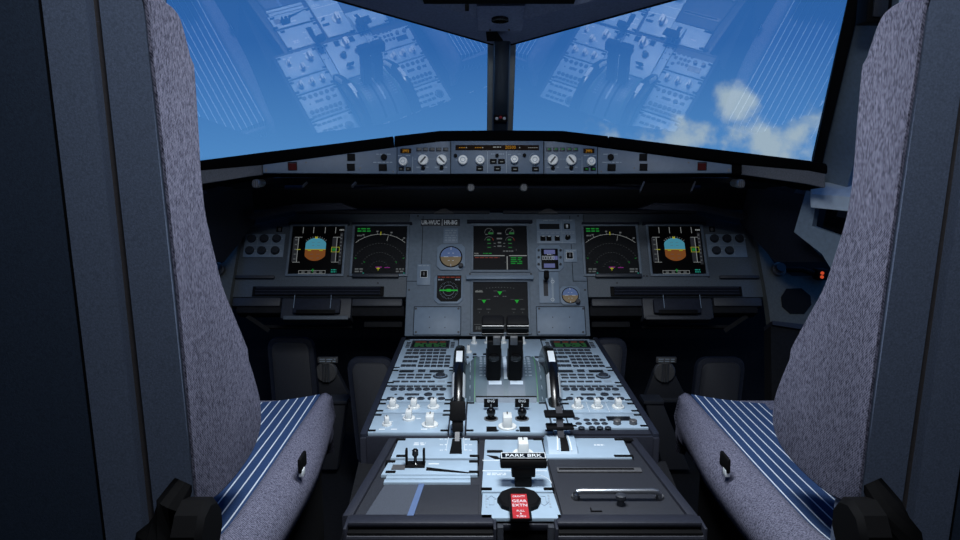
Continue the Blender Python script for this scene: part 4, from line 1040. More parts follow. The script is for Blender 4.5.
for x, d in ((491.5, 1), (543.5, -1)):
    u, v = t.p(x, 503.5)
    pts = [(-.0035, -.012), (.0035, -.012), (.0035, .004), (.0075, .004), (0, .014), (-.0075, .004), (-.0035, .004)]
    pts = [(u + a, v + b * d) for a, b in pts]
    for a, b in zip(pts, pts[1:] + pts[:1]): mb.beam((*a, .0043), (*b, .0043), .0010, .0006, (0, 0, 1))
mb.build('outline_arrow', 'dimink', t.o)
mb = MB()
for x in (486.5, 549.5): a = t.r(x - 1, 497, x + 1, 511); mb.scribble(a[0], a[1], a[2], a[3], .004, 5, .6, 1)
mb.build('lettering', 'dimink', t.o)
t = rslab('flap_lever_panel', 'pale panel with curved slot and black flap lever at right of the rear pedestal', 'control panel', [(543, 438), (622.5, 438), (632, 457.5), (546.5, 457.5)])
fasteners(t, 619, 439.5, 628.5, 456)
u0, v0, u1, v1 = t.r(544.5, 438.5, 577, 456.5)
rs = []
for k in range(11):
    f = k / 10; v = v0 + (v1 - v0) * f; z = .004 + .012 * math.sin(PI * f) ** .7
    rs.append([V((u0, v, .003)), V((u0 + .004, v, z)), V((u1 - .004, v, z)), V((u1, v, .003))])
MB().rings(rs).build('slot_housing', 'ped', t.o, ang=40)
def humped(name, mat, x0, x1, x2, x3, dz):
    rs = []
    for k in range(11):
        f = k / 10; v = v0 + (v1 - v0) * (.06 + .88 * f); z = .0045 + dz + .012 * math.sin(PI * (.06 + .88 * f)) ** .7
        y = 455.5 - 16 * f
        a = t.p(x2 + (x0 - x2) * f, y)[0]; b = t.p(x3 + (x1 - x3) * f, y)[0]
        rs.append([V((a, v, z - .002)), V((a, v, z)), V((b, v, z)), V((b, v, z - .002))])
    return MB().rings(rs).build(name, mat, t.o, ang=40)
humped('slot', 'black', 558.5, 563.5, 561, 569.5, .0008)
humped('edge_line', 'ink', 556.5, 557.7, 557, 558.5, .0010); humped('edge_line', 'ink', 564.5, 565.7, 571, 572.3, .0010)
u, v = t.p(560.5, 447)
lv = MB().beam((u + .001, v - .002, .004), (u - .001, v + .030, .060), .011, .010).build('lever_stalk', 'frame', t.o)
MB().box(-.0255, -.014, .0255, .014, 0, .0055, .002).build('lever_plate', 'black', lv, loc=(u - .0005, v + .024, .047))
MB().box(-.0235, -.012, .0235, .012, 0, .0045, .002).build('lever_plate', 'black', lv, loc=(u, v + .016, .028))
a = t.r(594, 446.5, 604, 448); MB().scribble(a[0], a[1], a[2], a[3], .004, 1, .8, 3).build('lettering', 'ink', t.o)
t = rslab('printer_cover', 'large speckled dark cover with metal pull handle at right of the rear pedestal', 'cover', [(547.5, 459), (633, 459), (682, 516), (563, 516)], 'lid', th=.003)
t.part('slot_trim', 'steel', 557, 467.2, 641.5, 471.2, .003, .006, .001); t.part('slot', 'black', 559, 468, 634, 469.4, .006, .0066)
def at_(x, y, w): u, v = t.p(x, y, w); return V((u, v, w))
hp = [at_(576, 499, .003), at_(576, 493.5, .013), at_(577.5, 491.8, .016), at_(581, 491.2, .017), at_(653, 491.2, .017), at_(657, 491.8, .016), at_(658.8, 493.5, .013), at_(659.5, 499, .003)]
MB().tube(hp, .0042, 12).build('pull_handle', 'metal', t.o)
for x in (575.5, 659.5): u, v = t.p(x, 500); MB().cyl(0, 0, .003, .008, .0062, 14, .001).build('handle_foot', 'steel', t.o, loc=(u, v, 0))
u, v = t.p(620.5, 507); MB().lathe(0, 0, [(.0052, .003), (.0052, .012), (.0075, .013), (.0075, .018), (.006, .019), (.0001, .019)], 16).build('latch_knob', 'dark', t.o, loc=(u, v, 0))
mb = MB(); a = t.r(590.5, 510.3, 591.6, 514); mb.box(*a[:4], .003, .0042); a = t.r(590.5, 513.2, 602, 514.2); mb.box(*a[:4], .003, .0042); mb.build('corner_catch', 'black', t.o)
# ribbed pads on the rear end
yb = at_z(497, 517, ZR).y
for s, l, x0, x1 in ((-1, 'left', 350.5, 493), (1, 'right', 556, 697)):
    a = at_z(x0, 517.5, ZR).x; b = at_z(x1, 517.5, ZR).x
    e = empty('rear_pad', Matrix.Translation(((a + b) / 2, yb, ZR))); tag(e, l + ' black ribbed pad across the rear end of the pedestal', 'pad', 'ribbed rear pads')
    h = (b - a) / 2
    MB().box(-h, -.030, h, .001, -.20, -.006, .002).build('backing', 'black', e)
    MB().box(-h - .001, -.022, h + .001, .002, -.004, .004, .003).build('top_bar', 'frame', e)
    for k in range(9):
        z = -.014 - k * .0115; MB().tube([V((-h, -.028 - .0, z)), V((h, -.028, z))], .0046, 8).build('rib', 'frame', e)
    for g in (-1, 1): MB().box(g * h, -.034, g * (h + .004), .0, -.20, .002, .001).build('end_cap', 'frame', e)
e = empty('rear_recess', Matrix.Translation((at_z(525, 517, ZR).x, yb, ZR))); tag(e, 'plain black bracket between the two ribbed rear pads', 'bracket')
for g in (-1, 1): MB().box(g * .030, -.020, g * .0385, .0, -.2, -.004, .001).build('bracket', 'dark', e)
MB().box(-.030, -.005, .030, .0, -ZR, -.016, .001).build('back', 'black', e); MB().box(-.038, -.012, .038, .0, -.014, -.004, .002).build('cross_bar', 'frame', e)
# ------------------------------------------------------------------ pilot seats
def catmull(pts, n=5):
    out = []
    for i in range(len(pts) - 1):
        p0, p1, p2, p3 = pts[max(i - 1, 0)], pts[i], pts[i + 1], pts[min(i + 2, len(pts) - 1)]
        for k in range(n):
            f = k / n
            out.append(tuple(.5 * (2 * b + (c - a) * f + (2 * a - 5 * b + 4 * c - d) * f * f + (3 * b - a - 3 * c + d) * f ** 3) for a, b, c, d in zip(p0, p1, p2, p3)))
    out.append(tuple(pts[-1])); return out
SX = .36
front = [(146, -2), (158, -3), (168, 2), (176, 9), (182, 20), (188, 42), (192.5, 65), (197, 130), (200, 180), (205, 220), (213, 255), (222, 290), (235, 322), (247, 352), (256, 380), (261, 402), (261.5, 425), (255, 448), (240, 472), (222, 493), (210, 502)]
rear = [(198, 504), (189, 400), (178.5, 290), (168, 190), (160.5, 120), (153.5, 60), (148.5, 10)]
def yz(x, y, X=-SX): p = at_x(x, y, X); return (p.y, p.z)
fr_ = catmull([yz(*p) for p in front], 4); re_ = [yz(*p) for p in rear]
back_prof = fr_ + re_
for s, l in ((-1, 'left'), (1, 'right')):
    S = empty('pilot_seat', Matrix.Translation((s * .61, 1.0, 0)))
    tag(S, l + ' pilot seat with grey fabric backrest, navy shell and striped cushion', 'seat', 'pilot seats')
    def loc(x, y, z): return V((s * (x - .61), y - 1.0, z))     # x measured outwards from the centre line
    # backrest cushion: side profile drawn across the seat, edges rounded
    rs = []; cy = sum(p[0] for p in back_prof) / len(back_prof); cz = sum(p[1] for p in back_prof) / len(back_prof)
    N = len(back_prof)
    def inset(d, dr):
        out = []
        for i in range(N):
            a, b, c = back_prof[i - 1], back_prof[i], back_prof[(i + 1) % N]
            tx, ty = c[0] - a[0], c[1] - a[1]; L = math.hypot(tx, ty) or 1
            nx, ny = -ty / L, tx / L
            if (cy - b[0]) * nx + (cz - b[1]) * ny < 0: nx, ny = -nx, -ny
            k = d if i < len(fr_) else dr
            out.append((b[0] + nx * k, b[1] + ny * k))
        return out
    for X_, d, dr in ((.360, .004, 0), (.3605, .002, 0), (.363, 0, 0), (.364, 0, .006), (.375, 0, .008), (.395, .010, .015), (.401, .020, .03), (.44, .024, .036), (.78, .024, .036), (.82, .012, .018), (.85, 0, .01), (.86, .004, .012)):
        rs.append([loc(X_, a, b) for a, b in inset(d, dr)])
    MB().rings(rs).build('backrest', 'tweed', S, ang=50)
    # shell: flat strips facing aft, leaning with the seat
    zt, zb_ = EZ + .20, EZ - .46
    def ry(z): return .669 + (EZ + .0886 - z) * .0587            # rear face of the fabric
    def strip(name, mat, xa, xb, y_back, y_front, z0=zb_, z1=zt, xa2=None, xb2=None, bev=0):
        xa2 = xa if xa2 is None else xa2; xb2 = xb if xb2 is None else xb2
        r = []
        for z, a, b in ((z0, xa2, xb2), (z1, xa, xb)):
            r.append([loc(a, ry(z) + y_front, z), loc(b, ry(z) + y_front, z), loc(b, ry(z) - y_back, z), loc(a, ry(z) - y_back, z)])
        return MB().rings(r).build(name, mat, S)
    strip('back_shell', 'shell', .3642, .404, .0, .05, xa2=.3642, xb2=.410)
    strip('shell_groove', 'shelle', .404, .413, -.008, .05, xa2=.410, xb2=.421)
    strip('shell_rib', 'shell', .413, .453, .006, .05, xa2=.421, xb2=.463)
    strip('shell_pan', 'shell2', .453, .87, .003, .05, xa2=.463, xb2=.86)
    strip('rib_edge', 'black', .4528, .4570, .004, .05, xa2=.463, xb2=.4672)
    # recline pivot and black hinge housing at the foot of the back
    p = at_x(190, 530, -SX)
    mb = MB().lathe(0, 0, [(.034, 0), (.034, .024), (.028, .03), (.0001, .03)], 10); mb.xf(Matrix.Rotation(R(90 * -s), 4, 'Y'))
    mb.build('recline_pivot', 'black', S, loc=loc(.366, p.y, p.z))
    p = at_x(160, 512, -.40)
    MB().tube([loc(.375, .70, EZ - .352), loc(.385, .685, EZ - .372), loc(.40, .675, EZ - .40), loc(.41, .67, EZ - .46)], [.012, .016, .018, .02], 10).build('hinge_arm', 'black', S)
    MB().box(-.22, -.36, .24, .30, .02, EZ - .585, .01).build('seat_base', 'soot', S)
    # seat cushion: rolled inner bolster around a dished striped top
    x_in = .3445
    def cush(x, f):                                            # f = 0 rear .. 1 front; height of the top at x
        y = .74 + f * .62
        c = (x - .605) / .26; dish = -.030 * max(0, 1 - c * c)
        rise = .035 * max(0, 1 - f / .18) ** 2 - .012 * math.sin(PI * f) + .004
        roll = -.05 * max(0, (f - .97) / .03) ** 2
        return y, EZ - .474 + dish * (.6 + .4 * f) + rise * .4 + roll
    xs = [.352, .362, .374]
    nF = 26; Fs = [k / (nF - 1) for k in range(nF)]
    top = []
    for f in Fs:
        r = []
        for x in lin_(.378, .832, 26):
            y, z = cush(x, f); r.append(loc(x, y, z))
        top.append(r)
    r2 = [[p - V((0, 0, .03)) for p in r] for r in top]
    t_ = bmesh.new(); vt = [[t_.verts.new(p) for p in r] for r in top]; vb = [[t_.verts.new(p) for p in r] for r in r2]
    for i in range(nF - 1):
        for j in range(25):
            t_.faces.new((vt[i][j], vt[i][j + 1], vt[i + 1][j + 1], vt[i + 1][j])); t_.faces.new((vb[i][j], vb[i + 1][j], vb[i + 1][j + 1], vb[i][j + 1]))
        t_.faces.new((vt[i][0], vt[i + 1][0], vb[i + 1][0], vb[i][0])); t_.faces.new((vt[i][25], vb[i][25], vb[i + 1][25], vt[i + 1][25]))
    for j in range(25):
        t_.faces.new((vt[0][j], vb[0][j], vb[0][j + 1], vt[0][j + 1])); t_.faces.new((vt[-1][j], vt[-1][j + 1], vb[-1][j + 1], vb[-1][j]))
    bmesh.ops.recalc_face_normals(t_, faces=t_.faces); mb = MB(); mb._merge(t_); mb.build('striped_cushion', 'stripe', S, ang=60)
    for (ia, sg) in ((.0, 1), (1.0, -1)):                       # inner and outer bolsters
        def bx_(x): return x if sg > 0 else 1.21 - x
        rs = []
        for f in [k / 30 for k in range(31)]:
            y, z = cush(.378, f); g = max(0, (f - .90) / .10); e = g * g
            w = .030 * (1 - .25 * e); zz = z + .004
            sw = .012 * math.sin(PI * min(1, f * 1.1))
            zz -= .008 * max(0, (f - .6) / .4); sw -= .014 * max(0, (f - .55) / .45)
            pr = [(.384, zz - .010), (.378, zz), (.368, zz + .003), (.356, zz - .002 - .006 * e), (.342 - sw + .010 * e, zz - .016 - .01 * e), (.334 - sw + .016 * e, zz - .040), (.338 - sw + .016 * e, zz - .066), (.352 + .01 * e, zz - .088), (.384, zz - .095)]
            rs.append([loc(bx_(x), y + .012 * e, q) for x, q in pr])
        y, z = cush(.378, 1.0)
        rs.append([loc(bx_(x + (.372 - x) * .6), y + .022, q + (z - .05 - q) * .45) for x, q in [(.384, z - .01), (.378, z), (.37, z), (.358, z - .01), (.354, z - .03), (.352, z - .05), (.354, z - .066), (.362, z - .08), (.384, z - .085)]])
        b = MB().rings(rs).build('bolster', 'tweed', S, ang=60)
        if sg > 0:
            p = at_x(303.5, 462, -.325)
            MB().box(-.003, -.018, .003, .018, -.012, .012, .003).build('belt_slot', 'black', b, loc=loc(.327, p.y, p.z))
            MB().box(-.003, -.007, .004, .007, -.010, .001, .001).build('belt_end', 'ink', b, loc=loc(.3265, p.y - .008, p.z - .008))
    rs = [[loc(x, 1.352, EZ - .50), loc(x, 1.362, EZ - .56), loc(x, 1.32, EZ - .575), loc(x, 1.30, EZ - .50)] for x in (.37, .84)]
    MB().rings(rs).build('cushion_front', 'tweed', S)

# ------------------------------------------------------------------ footwells: pedals, vents, ducts
def roundrect(w, h, r, n=5):
    out = []
    for cx, cy, a0 in ((w - r, h - r, 0), (-w + r, h - r, 90), (-w + r, -h + r, 180), (w - r, -h + r, 270)):
        for k in range(n + 1):
            a = R(a0 + 90 * k / n); out.append((cx + r * math.cos(a), cy + r * math.sin(a)))
    return out
def yfr(Y, tilt=0): return Fr((0, Y, EZ - .3), X1, (0, math.sin(R(tilt)), math.cos(R(tilt))))
for lab, x0, y0, x1, y1, Y, sk in (('outer left rudder pedal in the left footwell', 270, 338, 316, 425, 2.04, .010), ('inner left footwell rudder pedal beside the pedestal', 352, 358, 398, 470, 1.86, .016), ('inner right footwell rudder pedal beside the pedestal', 590, 339, 624, 430, 1.92, -.012), ('outer right rudder pedal in the right footwell', 694, 358, 742, 440, 1.98, -.012)):
    f = yfr(Y, 8); t = T('rudder_pedal', lab + ', dark plate with rounded rim', 'pedal', f, (x0 + x1) / 2, (y0 + y1) / 2, 'rudder pedals')
    a = t.r(x0, y0, x1, y1); w, h = (a[2] - a[0]) / 2, (a[3] - a[1]) / 2
    def shear(pts): return [(x - (-y / h) * -sk * (1 if sk else 0) * (1 if y > 0 else 1), y) for x, y in pts]
    MB().prism(shear(roundrect(w, h, .03)), -.03, -.004, .004).build('rim', 'darkb', t.o)
    MB().prism(shear(roundrect(w - .014, h - .014, .022)), -.004, .002, .002).build('plate', 'lid', t.o)
    MB().beam((0, -h * .6, -.02), (0, -(t.o.matrix_world.translation.z) + .005, -.06), .03, .03).build('arm', 'soot', t.o)
for s, l, x, y in ((-1, 'left', 326.5, 372), (1, 'right', 664.5, 372)):
    f = yfr(2.02, 0); t = T('footwell_vent', l + ' round ribbed metal vent in the dark footwell', 'vent', f, x, y, 'footwell vents')
    a = t.r(x - 17, 372, x + 20, 400); u0, v0 = t.p(x - 19, 399); u1, v1 = t.p(x + 23, 399); u2, v2 = t.p(x + 9, 371); u3, v3 = t.p(x - 9, 371)
    MB().prism([(u0, v0), (u1, v1), (u2, v2), (u3, v3)], -.03, -.006, .002).build('mount', 'lid', t.o)
    a = t.r(x - 18, 398.5, x + 24, 402); MB().box(a[0], a[1], a[2], a[3], -.02, .004, .001).build('shelf', 'dark', t.o)
    d = MB().lathe(0, 0, [(.033, -.008), (.033, .002), (.030, .006), (.0001, .008)], 28).build('disc', 'steel', t.o)
    for q in (-.008, 0, .008): MB().tube([V((q, -.029, .008)), V((q, .029, .008))], .003, 8).build('rib', 'metal', d)
    a = t.r(x - 8.5, 357, x + 11.5, 362.5); pl = MB().box(a[0], a[1], a[2], a[3], -.006, .006, .001).build('name_plate', 'steel', t.o)
    MB().scribble(a[0] + .006, a[1] + .002, a[2] - .006, a[3] - .002, .006, 2, .5, 3).build('lettering', 'dimink', pl)
    f2 = yfr(1.92, 0)
    pts = [(328, 403), (346, 403), (337, 470), (318, 470)] if s < 0 else [(645, 403), (663, 403), (690, 470), (664, 470)]
    t2 = T('footwell_duct', l + ' slanting dark duct below the round footwell vent', 'duct', f2, sum(p[0] for p in pts) / 4, 436, 'footwell ducts')
    t2.poly('panel', 'lid', pts, -.05, 0, .004); t2.poly('cap', 'dark', [(pts[0][0] - 1, 401), (pts[1][0] + 1, 401), (pts[1][0] + 1, 404.5), (pts[0][0] - 1, 404.5)], -.05, .006, .002)

# ------------------------------------------------------------------ the room: windows, posts, walls, floor, ceiling
def wpoly(name, mat, fr, pts, w0, w1, parent=None, bev=0.0, lit=None):
    return MB().prism([fr.uv(x, y) for x, y in pts], w0, w1, bev).build(name, mat, parent)
RWP = [(497, 150), (499, 44), (513, 44), (672, 0), (849, -49), (848, 0), (812, 160), (808, 195)]
wr = [GW[1].uv(x, y) for x, y in RWP]
def ridge(z):                                  # a point of the line where the two windscreens meet
    k = (z - apex.z) / .79196; return V((0, apex.y - .52394 * k, z))
def ridge_px(y):                               # ridge height seen at an image row
    lo, hi = EZ - .3, EZ + .6
    for _ in range(40):
        mid = (lo + hi) / 2; d = ridge(mid) - CAM
        if 270 - FPX * d.dot(CU) / d.dot(CF) > y: lo = mid
        else: hi = mid
    return ridge(lo)
def to_uv(fr, p): d = p - fr.o; return d.dot(fr.u), d.dot(fr.v)
wr[0] = to_uv(GW[1], ridge_px(150)); wr[1] = to_uv(GW[1], ridge_px(44))

zl = [(-u, v) for u, v in wr]
for s, pts, n in ((-1, zl, 'window_1'), (1, wr, 'window_2')):
    w = struct(empty(n, GW[s].M.copy()))
    gl = MB().prism(pts, -.010, 0).build('pane', 'glass', w, smooth=False)
    # only the inner face mirrors the cabin; the edges and outer face are clear
    cm = bpy.data.materials.get('clear glass')
    if cm is None:
        cm = bpy.data.materials.new('clear glass'); cm.use_nodes = True; nt = cm.node_tree; nt.nodes.clear()
        o_ = nt.nodes.new('ShaderNodeOutputMaterial'); tr = nt.nodes.new('ShaderNodeBsdfTransparent'); tr.inputs['Color'].default_value = (.98, .99, 1, 1); nt.links.new(tr.outputs[0], o_.inputs['Surface'])
    gl.data.materials.append(cm)
    for f in gl.data.polygons: f.material_index = 0 if f.normal.z > .5 else 1
    side = [pts[-1], pts[-2], pts[-3], pts[-4]]
    o = .020 if s > 0 else -.020
    sd = [(p[0], p[1]) for p in side]
    MB().prism(sd + [(p[0] + o, p[1]) for p in sd[::-1]], -.012, .022, .003).build('side_frame', 'black', w)
    tp = [pts[1], pts[2], pts[3], pts[4]]
    MB().prism(tp + [(p[0], p[1] + .03) for p in tp[::-1]], -.012, .010, .002).build('top_frame', 'black', w)
# centre post
pa = ridge_px(150); pb = ridge_px(36); d = (pb - pa).normalized()
po = struct(empty('trim_1', Matrix.Translation((0, 0, 0))))
MB().beam(pa + V((0, -.006, 0)), pb + V((0, -.006, 0)), .068, .012, (1, 0, 0), .003).build('post_flange', 'flange', po)
MB().beam(pa + V((0, -.022, 0)), pb + V((0, -.022, 0)), .040, .036, (1, 0, 0), .010).build('post_core', 'post', po)
# lamp trio at the foot of the post
p = at_y(495.5, 119.5, pa.y - .10)
pm = pa + d * ((hit(495.5, 119.5, V((0, pa.y - .05, pa.z)), V((0, d.z, -d.y)).normalized()) - pa).dot(d)); pm = V((0, pm.y, pm.z))
nrm = V((0, -d.z, d.y)).normalized()
if nrm.y > 0: nrm = -nrm
e = empty('eye_reference_indicator', Matrix.Translation(pm + nrm * .036)); tag(e, 'small indicator with two white balls and a red one on the centre post', 'indicator')
MB().box(-.018, -.006, .018, .004, -.010, .010, .003).build('holder', 'black', e)
for q, m_ in ((-.0095, 'white'), (0, 'red'), (.0095, 'white')):
    MB().lathe(0, 0, [(.0001, -.0042), (.003, -.003), (.0042, 0), (.003, .003), (.0001, .0042)], 12).build('ball', m_, e, loc=(q, -.007, .002 if m_ == 'red' else -.001))
# overhead brow following the top of the windows
top_l = [GW[-1].M @ V((zl[k][0], zl[k][1], .004)) for k in (4, 3, 2)]; top_r = [GW[1].M @ V((wr[k][0], wr[k][1], .004)) for k in (2, 3, 4)]
edge = top_l + top_r
rows = [[p + V((0, .006, .012)) for p in edge], edge, [V((p.x * 1.0, p.y - .10 - .06 * (1 - abs(p.x)), p.z + .022)) for p in edge], [V((p.x, p.y - .16 - .10 * (1 - abs(p.x)), p.z + .10)) for p in edge], [V((p.x * 1.15, 0.55, EZ + .62)) for p in edge]]
ce = struct(MB().rings(rows, cap=False, closed=False).build('ceiling', 'ceil', None, ang=30))
MB().box(-1.3, -.9, 1.3, .62, EZ + .62, EZ + .66).build('roof_panel', 'ceil', ce)
# compass housing at the middle of the brow
p0 = at_y(499, 17, 1.50)
e = empty('compass_mount', Matrix.Translation(p0)); tag(e, 'dark square compass housing with a black oval opening above the centre post', 'compass housing')
iv = Matrix.Translation(-p0)
P = [at_y(478, 31, 1.555), at_y(522, 31, 1.555), at_y(525, 6, 1.455), at_y(477, 6, 1.455)]
n_ = (P[1] - P[0]).cross(P[3] - P[0]).normalized()
if n_.y > 0: n_ = -n_
MB().rings([[q_ - n_ * .05 for q_ in P], P]).xf(iv).build('housing', 'ceil', e)
c = hit(500, 18.5, P[0], n_) + n_ * .002
m = Matrix.Translation(c) @ n_.to_track_quat('Z', 'X').to_matrix().to_4x4()
op = MB().lathe(0, 0, [(.018, -.004), (.018, .004), (.013, .005), (.012, .001), (.0001, .0005)], 24); op.xf(Matrix.Diagonal((.62, 1, 1, 1))); op.xf(m).xf(iv).build('oval_opening', 'gloss', e)
for x in (490, 509): q_ = hit(x, 29, P[0], n_) + n_ * .001; MB().lathe(0, 0, [(.002, 0), (.002, .003), (.0001, .003)], 10).xf(Matrix.Translation(q_) @ n_.to_track_quat('Z', 'Y').to_matrix().to_4x4()).xf(iv).build('screw', 'steel', e)
Q = [at_y(487, 40, 1.60), at_y(503, 40, 1.60), at_y(497, 31.5, 1.565), at_y(486, 31.5, 1.565)]
MB().rings([[q_ + V((0, .02, 0)) for q_ in Q], Q]).xf(iv).build('lower_fin', 'black', e)
for x, y in ((463, 27), (535, 27)):
    q_ = at_y(x, y, 1.70)
# overhead edge box at the very top of the view
P = [at_y(424, 4, 1.43), at_y(574, 4, 1.43), at_y(580, -14, 1.38), at_y(418, -14, 1.38)]
e = empty('overhead_console', Matrix.Translation(P[0])); tag(e, 'black front edge of the overhead console at the top of the view', 'overhead console')
MB().rings([P, [q_ + V((0, .12, .03)) for q_ in P]]).xf(Matrix.Translation(-P[0])).build('front_edge', 'black', e)
q_ = at_y(467, 6.5, 1.43); MB().box(-.004, -.004, .004, .006, -.008, .004, .001).build('catch', 'black', e, loc=q_ - P[0])

# side posts, sills, side walls and windows
for s, l in ((1, 'right'), (-1, 'left')):
    fr = GW[1]
    o = .020
    A_ = fr.M @ V((wr[5][0] + o, wr[5][1], .0)); B_ = fr.M @ V((wr[6][0] + o, wr[6][1], .0)); A2 = fr.M @ V((wr[4][0] + o, wr[4][1] + .1, 0)); 
    def mx(p): return V((s * p.x, p.y, p.z))
    off = V((.075, -.16, .0)); offb = V((.030, -.085, .0))
    ring0 = [A2, A2 + off, A2 + off + V((.03, .03, 0)), A2 + V((.03, .03, 0))]
    ring1 = [A_, A_ + off, A_ + off + V((.03, .03, 0)), A_ + V((.03, .03, 0))]
    ring2 = [B_, B_ + offb, B_ + offb + V((.03, .03, 0)), B_ + V((.03, .03, 0))]
    B3 = B_ + (B_ - A_) * .22
    ring3 = [B3, B3 + offb, B3 + offb + V((.03, .03, 0)), B3 + V((.03, .03, 0))]
    post = struct(MB().rings([[mx(p) for p in r] for r in (ring0, ring1, ring2, ring3)]).build('trim_2' if s > 0 else 'trim_3', 'wall', None, ang=25))
    # side window pane and frame behind the post
    zs_ = B_.z - .030
    win = struct(empty('window_3' if s > 0 else 'window_4', Matrix.Translation((0, 0, 0))))
    W = [B_ + offb + V((.012, -.0, -.03)), B_ + V((.15, -.75, -.03)), A2 + V((.16, -.75, 0)), A_ + off + V((.012, 0, .05))]
    g2 = MB().rings([[mx(p) for p in W], [mx(p + V((.008, .003, 0))) for p in W]]).build('pane', 'glass', win, smooth=False)
    fr2 = [W[0], W[1]]
    MB().beam(mx(W[2]), mx(W[3]), .03, .03, (0, 0, 1)).build('top_frame', 'wall', win)
    MB().beam(mx(W[1]), mx(W[2]), .03, .03, (0, 1, 0)).build('rear_frame', 'wall', win)
    # pale sill
    K = [at_y(811, 186, 1.56), at_y(818, 182, 1.60), at_y(852, 184, 1.58), at_y(875, 196, 1.40), at_y(850, 197, 1.46), at_y(812, 194, 1.55)]
    sl = struct(MB().rings([[mx(p) for p in K], [mx(p - V((0, 0, .03))) for p in K]]).build('trim_4' if s > 0 else 'trim_5', 'sill', None))
    # side wall panel with the dark cavity under the sill
    wl = struct(empty('wall_right' if s > 0 else 'wall_left', Matrix.Translation((0, 0, 0))))
    wf = Fr(at_y(806, 230, 1.60), (.60, -.80, 0), (0, .15, 1))
    def wp(name, mat, pts, w0, w1, par):
        f0 = [wf.M @ V((*wf.uv(x, y), w0)) for x, y in pts]; f1 = [wf.M @ V((*wf.uv(x, y), w1)) for x, y in pts]
        return MB().rings([[mx(p) for p in f0], [mx(p) for p in f1]]).build(name, mat, par)
    wp('frame_panel', 'wall', [(806, 191), (818, 191), (812, 226), (800, 232), (794, 232)], -.02, 0, wl)
    wp('frame_panel', 'wall', [(818, 191), (870, 193), (870, 204), (817, 199)], -.02, 0, wl)
    wp('frame_panel', 'wall', [(794, 232), (800, 232), (812, 226), (870, 246), (850, 300), (822, 254)], -.02, 0, wl)
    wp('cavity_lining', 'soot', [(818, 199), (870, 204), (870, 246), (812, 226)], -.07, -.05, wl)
    wp('cavity_fitting', 'dark', [(835, 206), (860, 209), (858, 222), (832, 216)], -.05, -.02, wl)
    MB().rings([[mx(V((x, y, z))) for x, y in ((.83, 1.70), (1.16, .9), (1.22, -.9), (1.26, -.9), (1.22, .9), (.87, 1.74))] for z in (0, EZ - .045)]).build('side_panel', 'soot', wl)
    MB().rings([[mx(V((x, y, z))) for x, y in ((1.02, .62), (1.22, -.9), (1.26, -.9), (1.08, .62))] for z in (EZ - .045, EZ + .62)]).build('rear_side_panel', 'wall', wl)
    # corner fairing between wing panel and side wall
    Cn = [at_y(757, 236, 1.98), at_y(740, 222, 2.0), at_y(748, 188, 1.80), at_y(812, 186, 1.64), at_y(806, 240, 1.66), at_y(826, 262, 1.60), at_y(775, 262, 1.80)]
    MB().rings([[mx(p) for p in Cn], [mx(p + V((.03, .05, -.0))) for p in Cn]]).build('corner_fairing', 'darkb', wl, ang=20)
    # side console with speaker, microphone knob and orange lamp
    e = empty('side_console', Matrix.Translation((s * .75, 1.8, EZ - .25))); tag(e, l + ' grey side console with octagonal speaker grille beside the seat', 'console', 'side consoles')
    cf = Fr(PF.o + PF.w * .022, PF.u, PF.v)
    def cp(name, mat, pts, w0, w1, par=e):
        f0 = [cf.M @ V((*cf.uv(x, y), w0)) for x, y in pts]; f1 = [cf.M @ V((*cf.uv(x, y), w1)) for x, y in pts]
        iv = e.matrix_world.inverted()
        return MB().rings([[iv @ mx(p) for p in f0], [iv @ mx(p) for p in f1]]).build(name, mat, par)
    cp('console_face', 'console', [(756, 236), (774, 263), (792, 276), (835, 276), (842, 330), (770.5, 322), (767, 297)], -.03, 0)
    cp('console_foot', 'frame', [(770.5, 322), (842, 330), (842, 337), (771, 326)], -.05, .012)
    cp('console_skirt', 'soot', [(771, 326), (842, 336), (860, 520), (772, 430)], -.05, .0)
    cp('speaker_grille', 'black', [(781, 297), (786, 289), (801, 288.5), (810, 296), (811, 305), (804, 314), (790, 314), (782, 307)], 0, .003)
    iv = e.matrix_world.inverted()
    ro = cf.M.to_3x3().to_4x4()
    c = cf.M @ V((*cf.uv(778, 270), 0.004))
    mm = Matrix.Translation(iv @ mx(c)) @ ro
    k = MB().lathe(0, 0, [(.020, -.01), (.020, .006), (.015, .010), (.014, .016), (.0001, .016)], 24).xf(mm).build('gooseneck_base', 'steel', e)
    MB().lathe(0, 0, [(.013, .016), (.013, .020), (.0001, .020)], 20).xf(mm).build('cap', 'dark', k)
    c2 = mx(cf.M @ V((*cf.uv(800, 273), 0.012))); MB().tube([iv @ mx(c) + V((s * .015, 0, .0)), iv @ c2 + V((0, 0, .005)), iv @ c2 + V((s * .03, -.01, -.004))], .008, 10).build('gooseneck', 'black', e)
    c3 = mx(cf.M @ V((*cf.uv(818, 276), 0.015)))
    lm = MB().box(-.016, -.016, .016, .016, -.016, .016, .004).build('switch_box', 'black', e, loc=iv @ c3)
    for dz in (-.005, .006): MB().lathe(0, 0, [(.0045, 0), (.0045, .006), (.0001, .007)], 12).xf(Matrix.Rotation(R(90), 4, 'X')).build('orange_lamp', 'e_orange', lm, loc=(-.004 * s, -.014, dz))
# grab handle box above the right side window
p = at_y(880, 8, 1.30)
e = empty('grab_handle', Matrix.Translation(p)); tag(e, 'black recessed grab handle above the right side window', 'handle')
MB().box(-.022, 0, .022, .04, -.024, .05, .003).build('housing', 'black', e); MB().box(-.014, -.006, .012, .0, -.016, .04, .002).build('grip', 'dark', e)

struct(MB().box(-1.3, -.9, 1.3, 2.6, -.05, 0).build('floor', 'soot'))
struct(MB().box(-1.3, 2.26, 1.3, 2.30, 0, EZ - .03).build('wall_front', 'soot'))
struct(MB().box(-1.3, -.94, 1.3, -.90, 0, EZ + .66).build('wall_back', 'wall'))

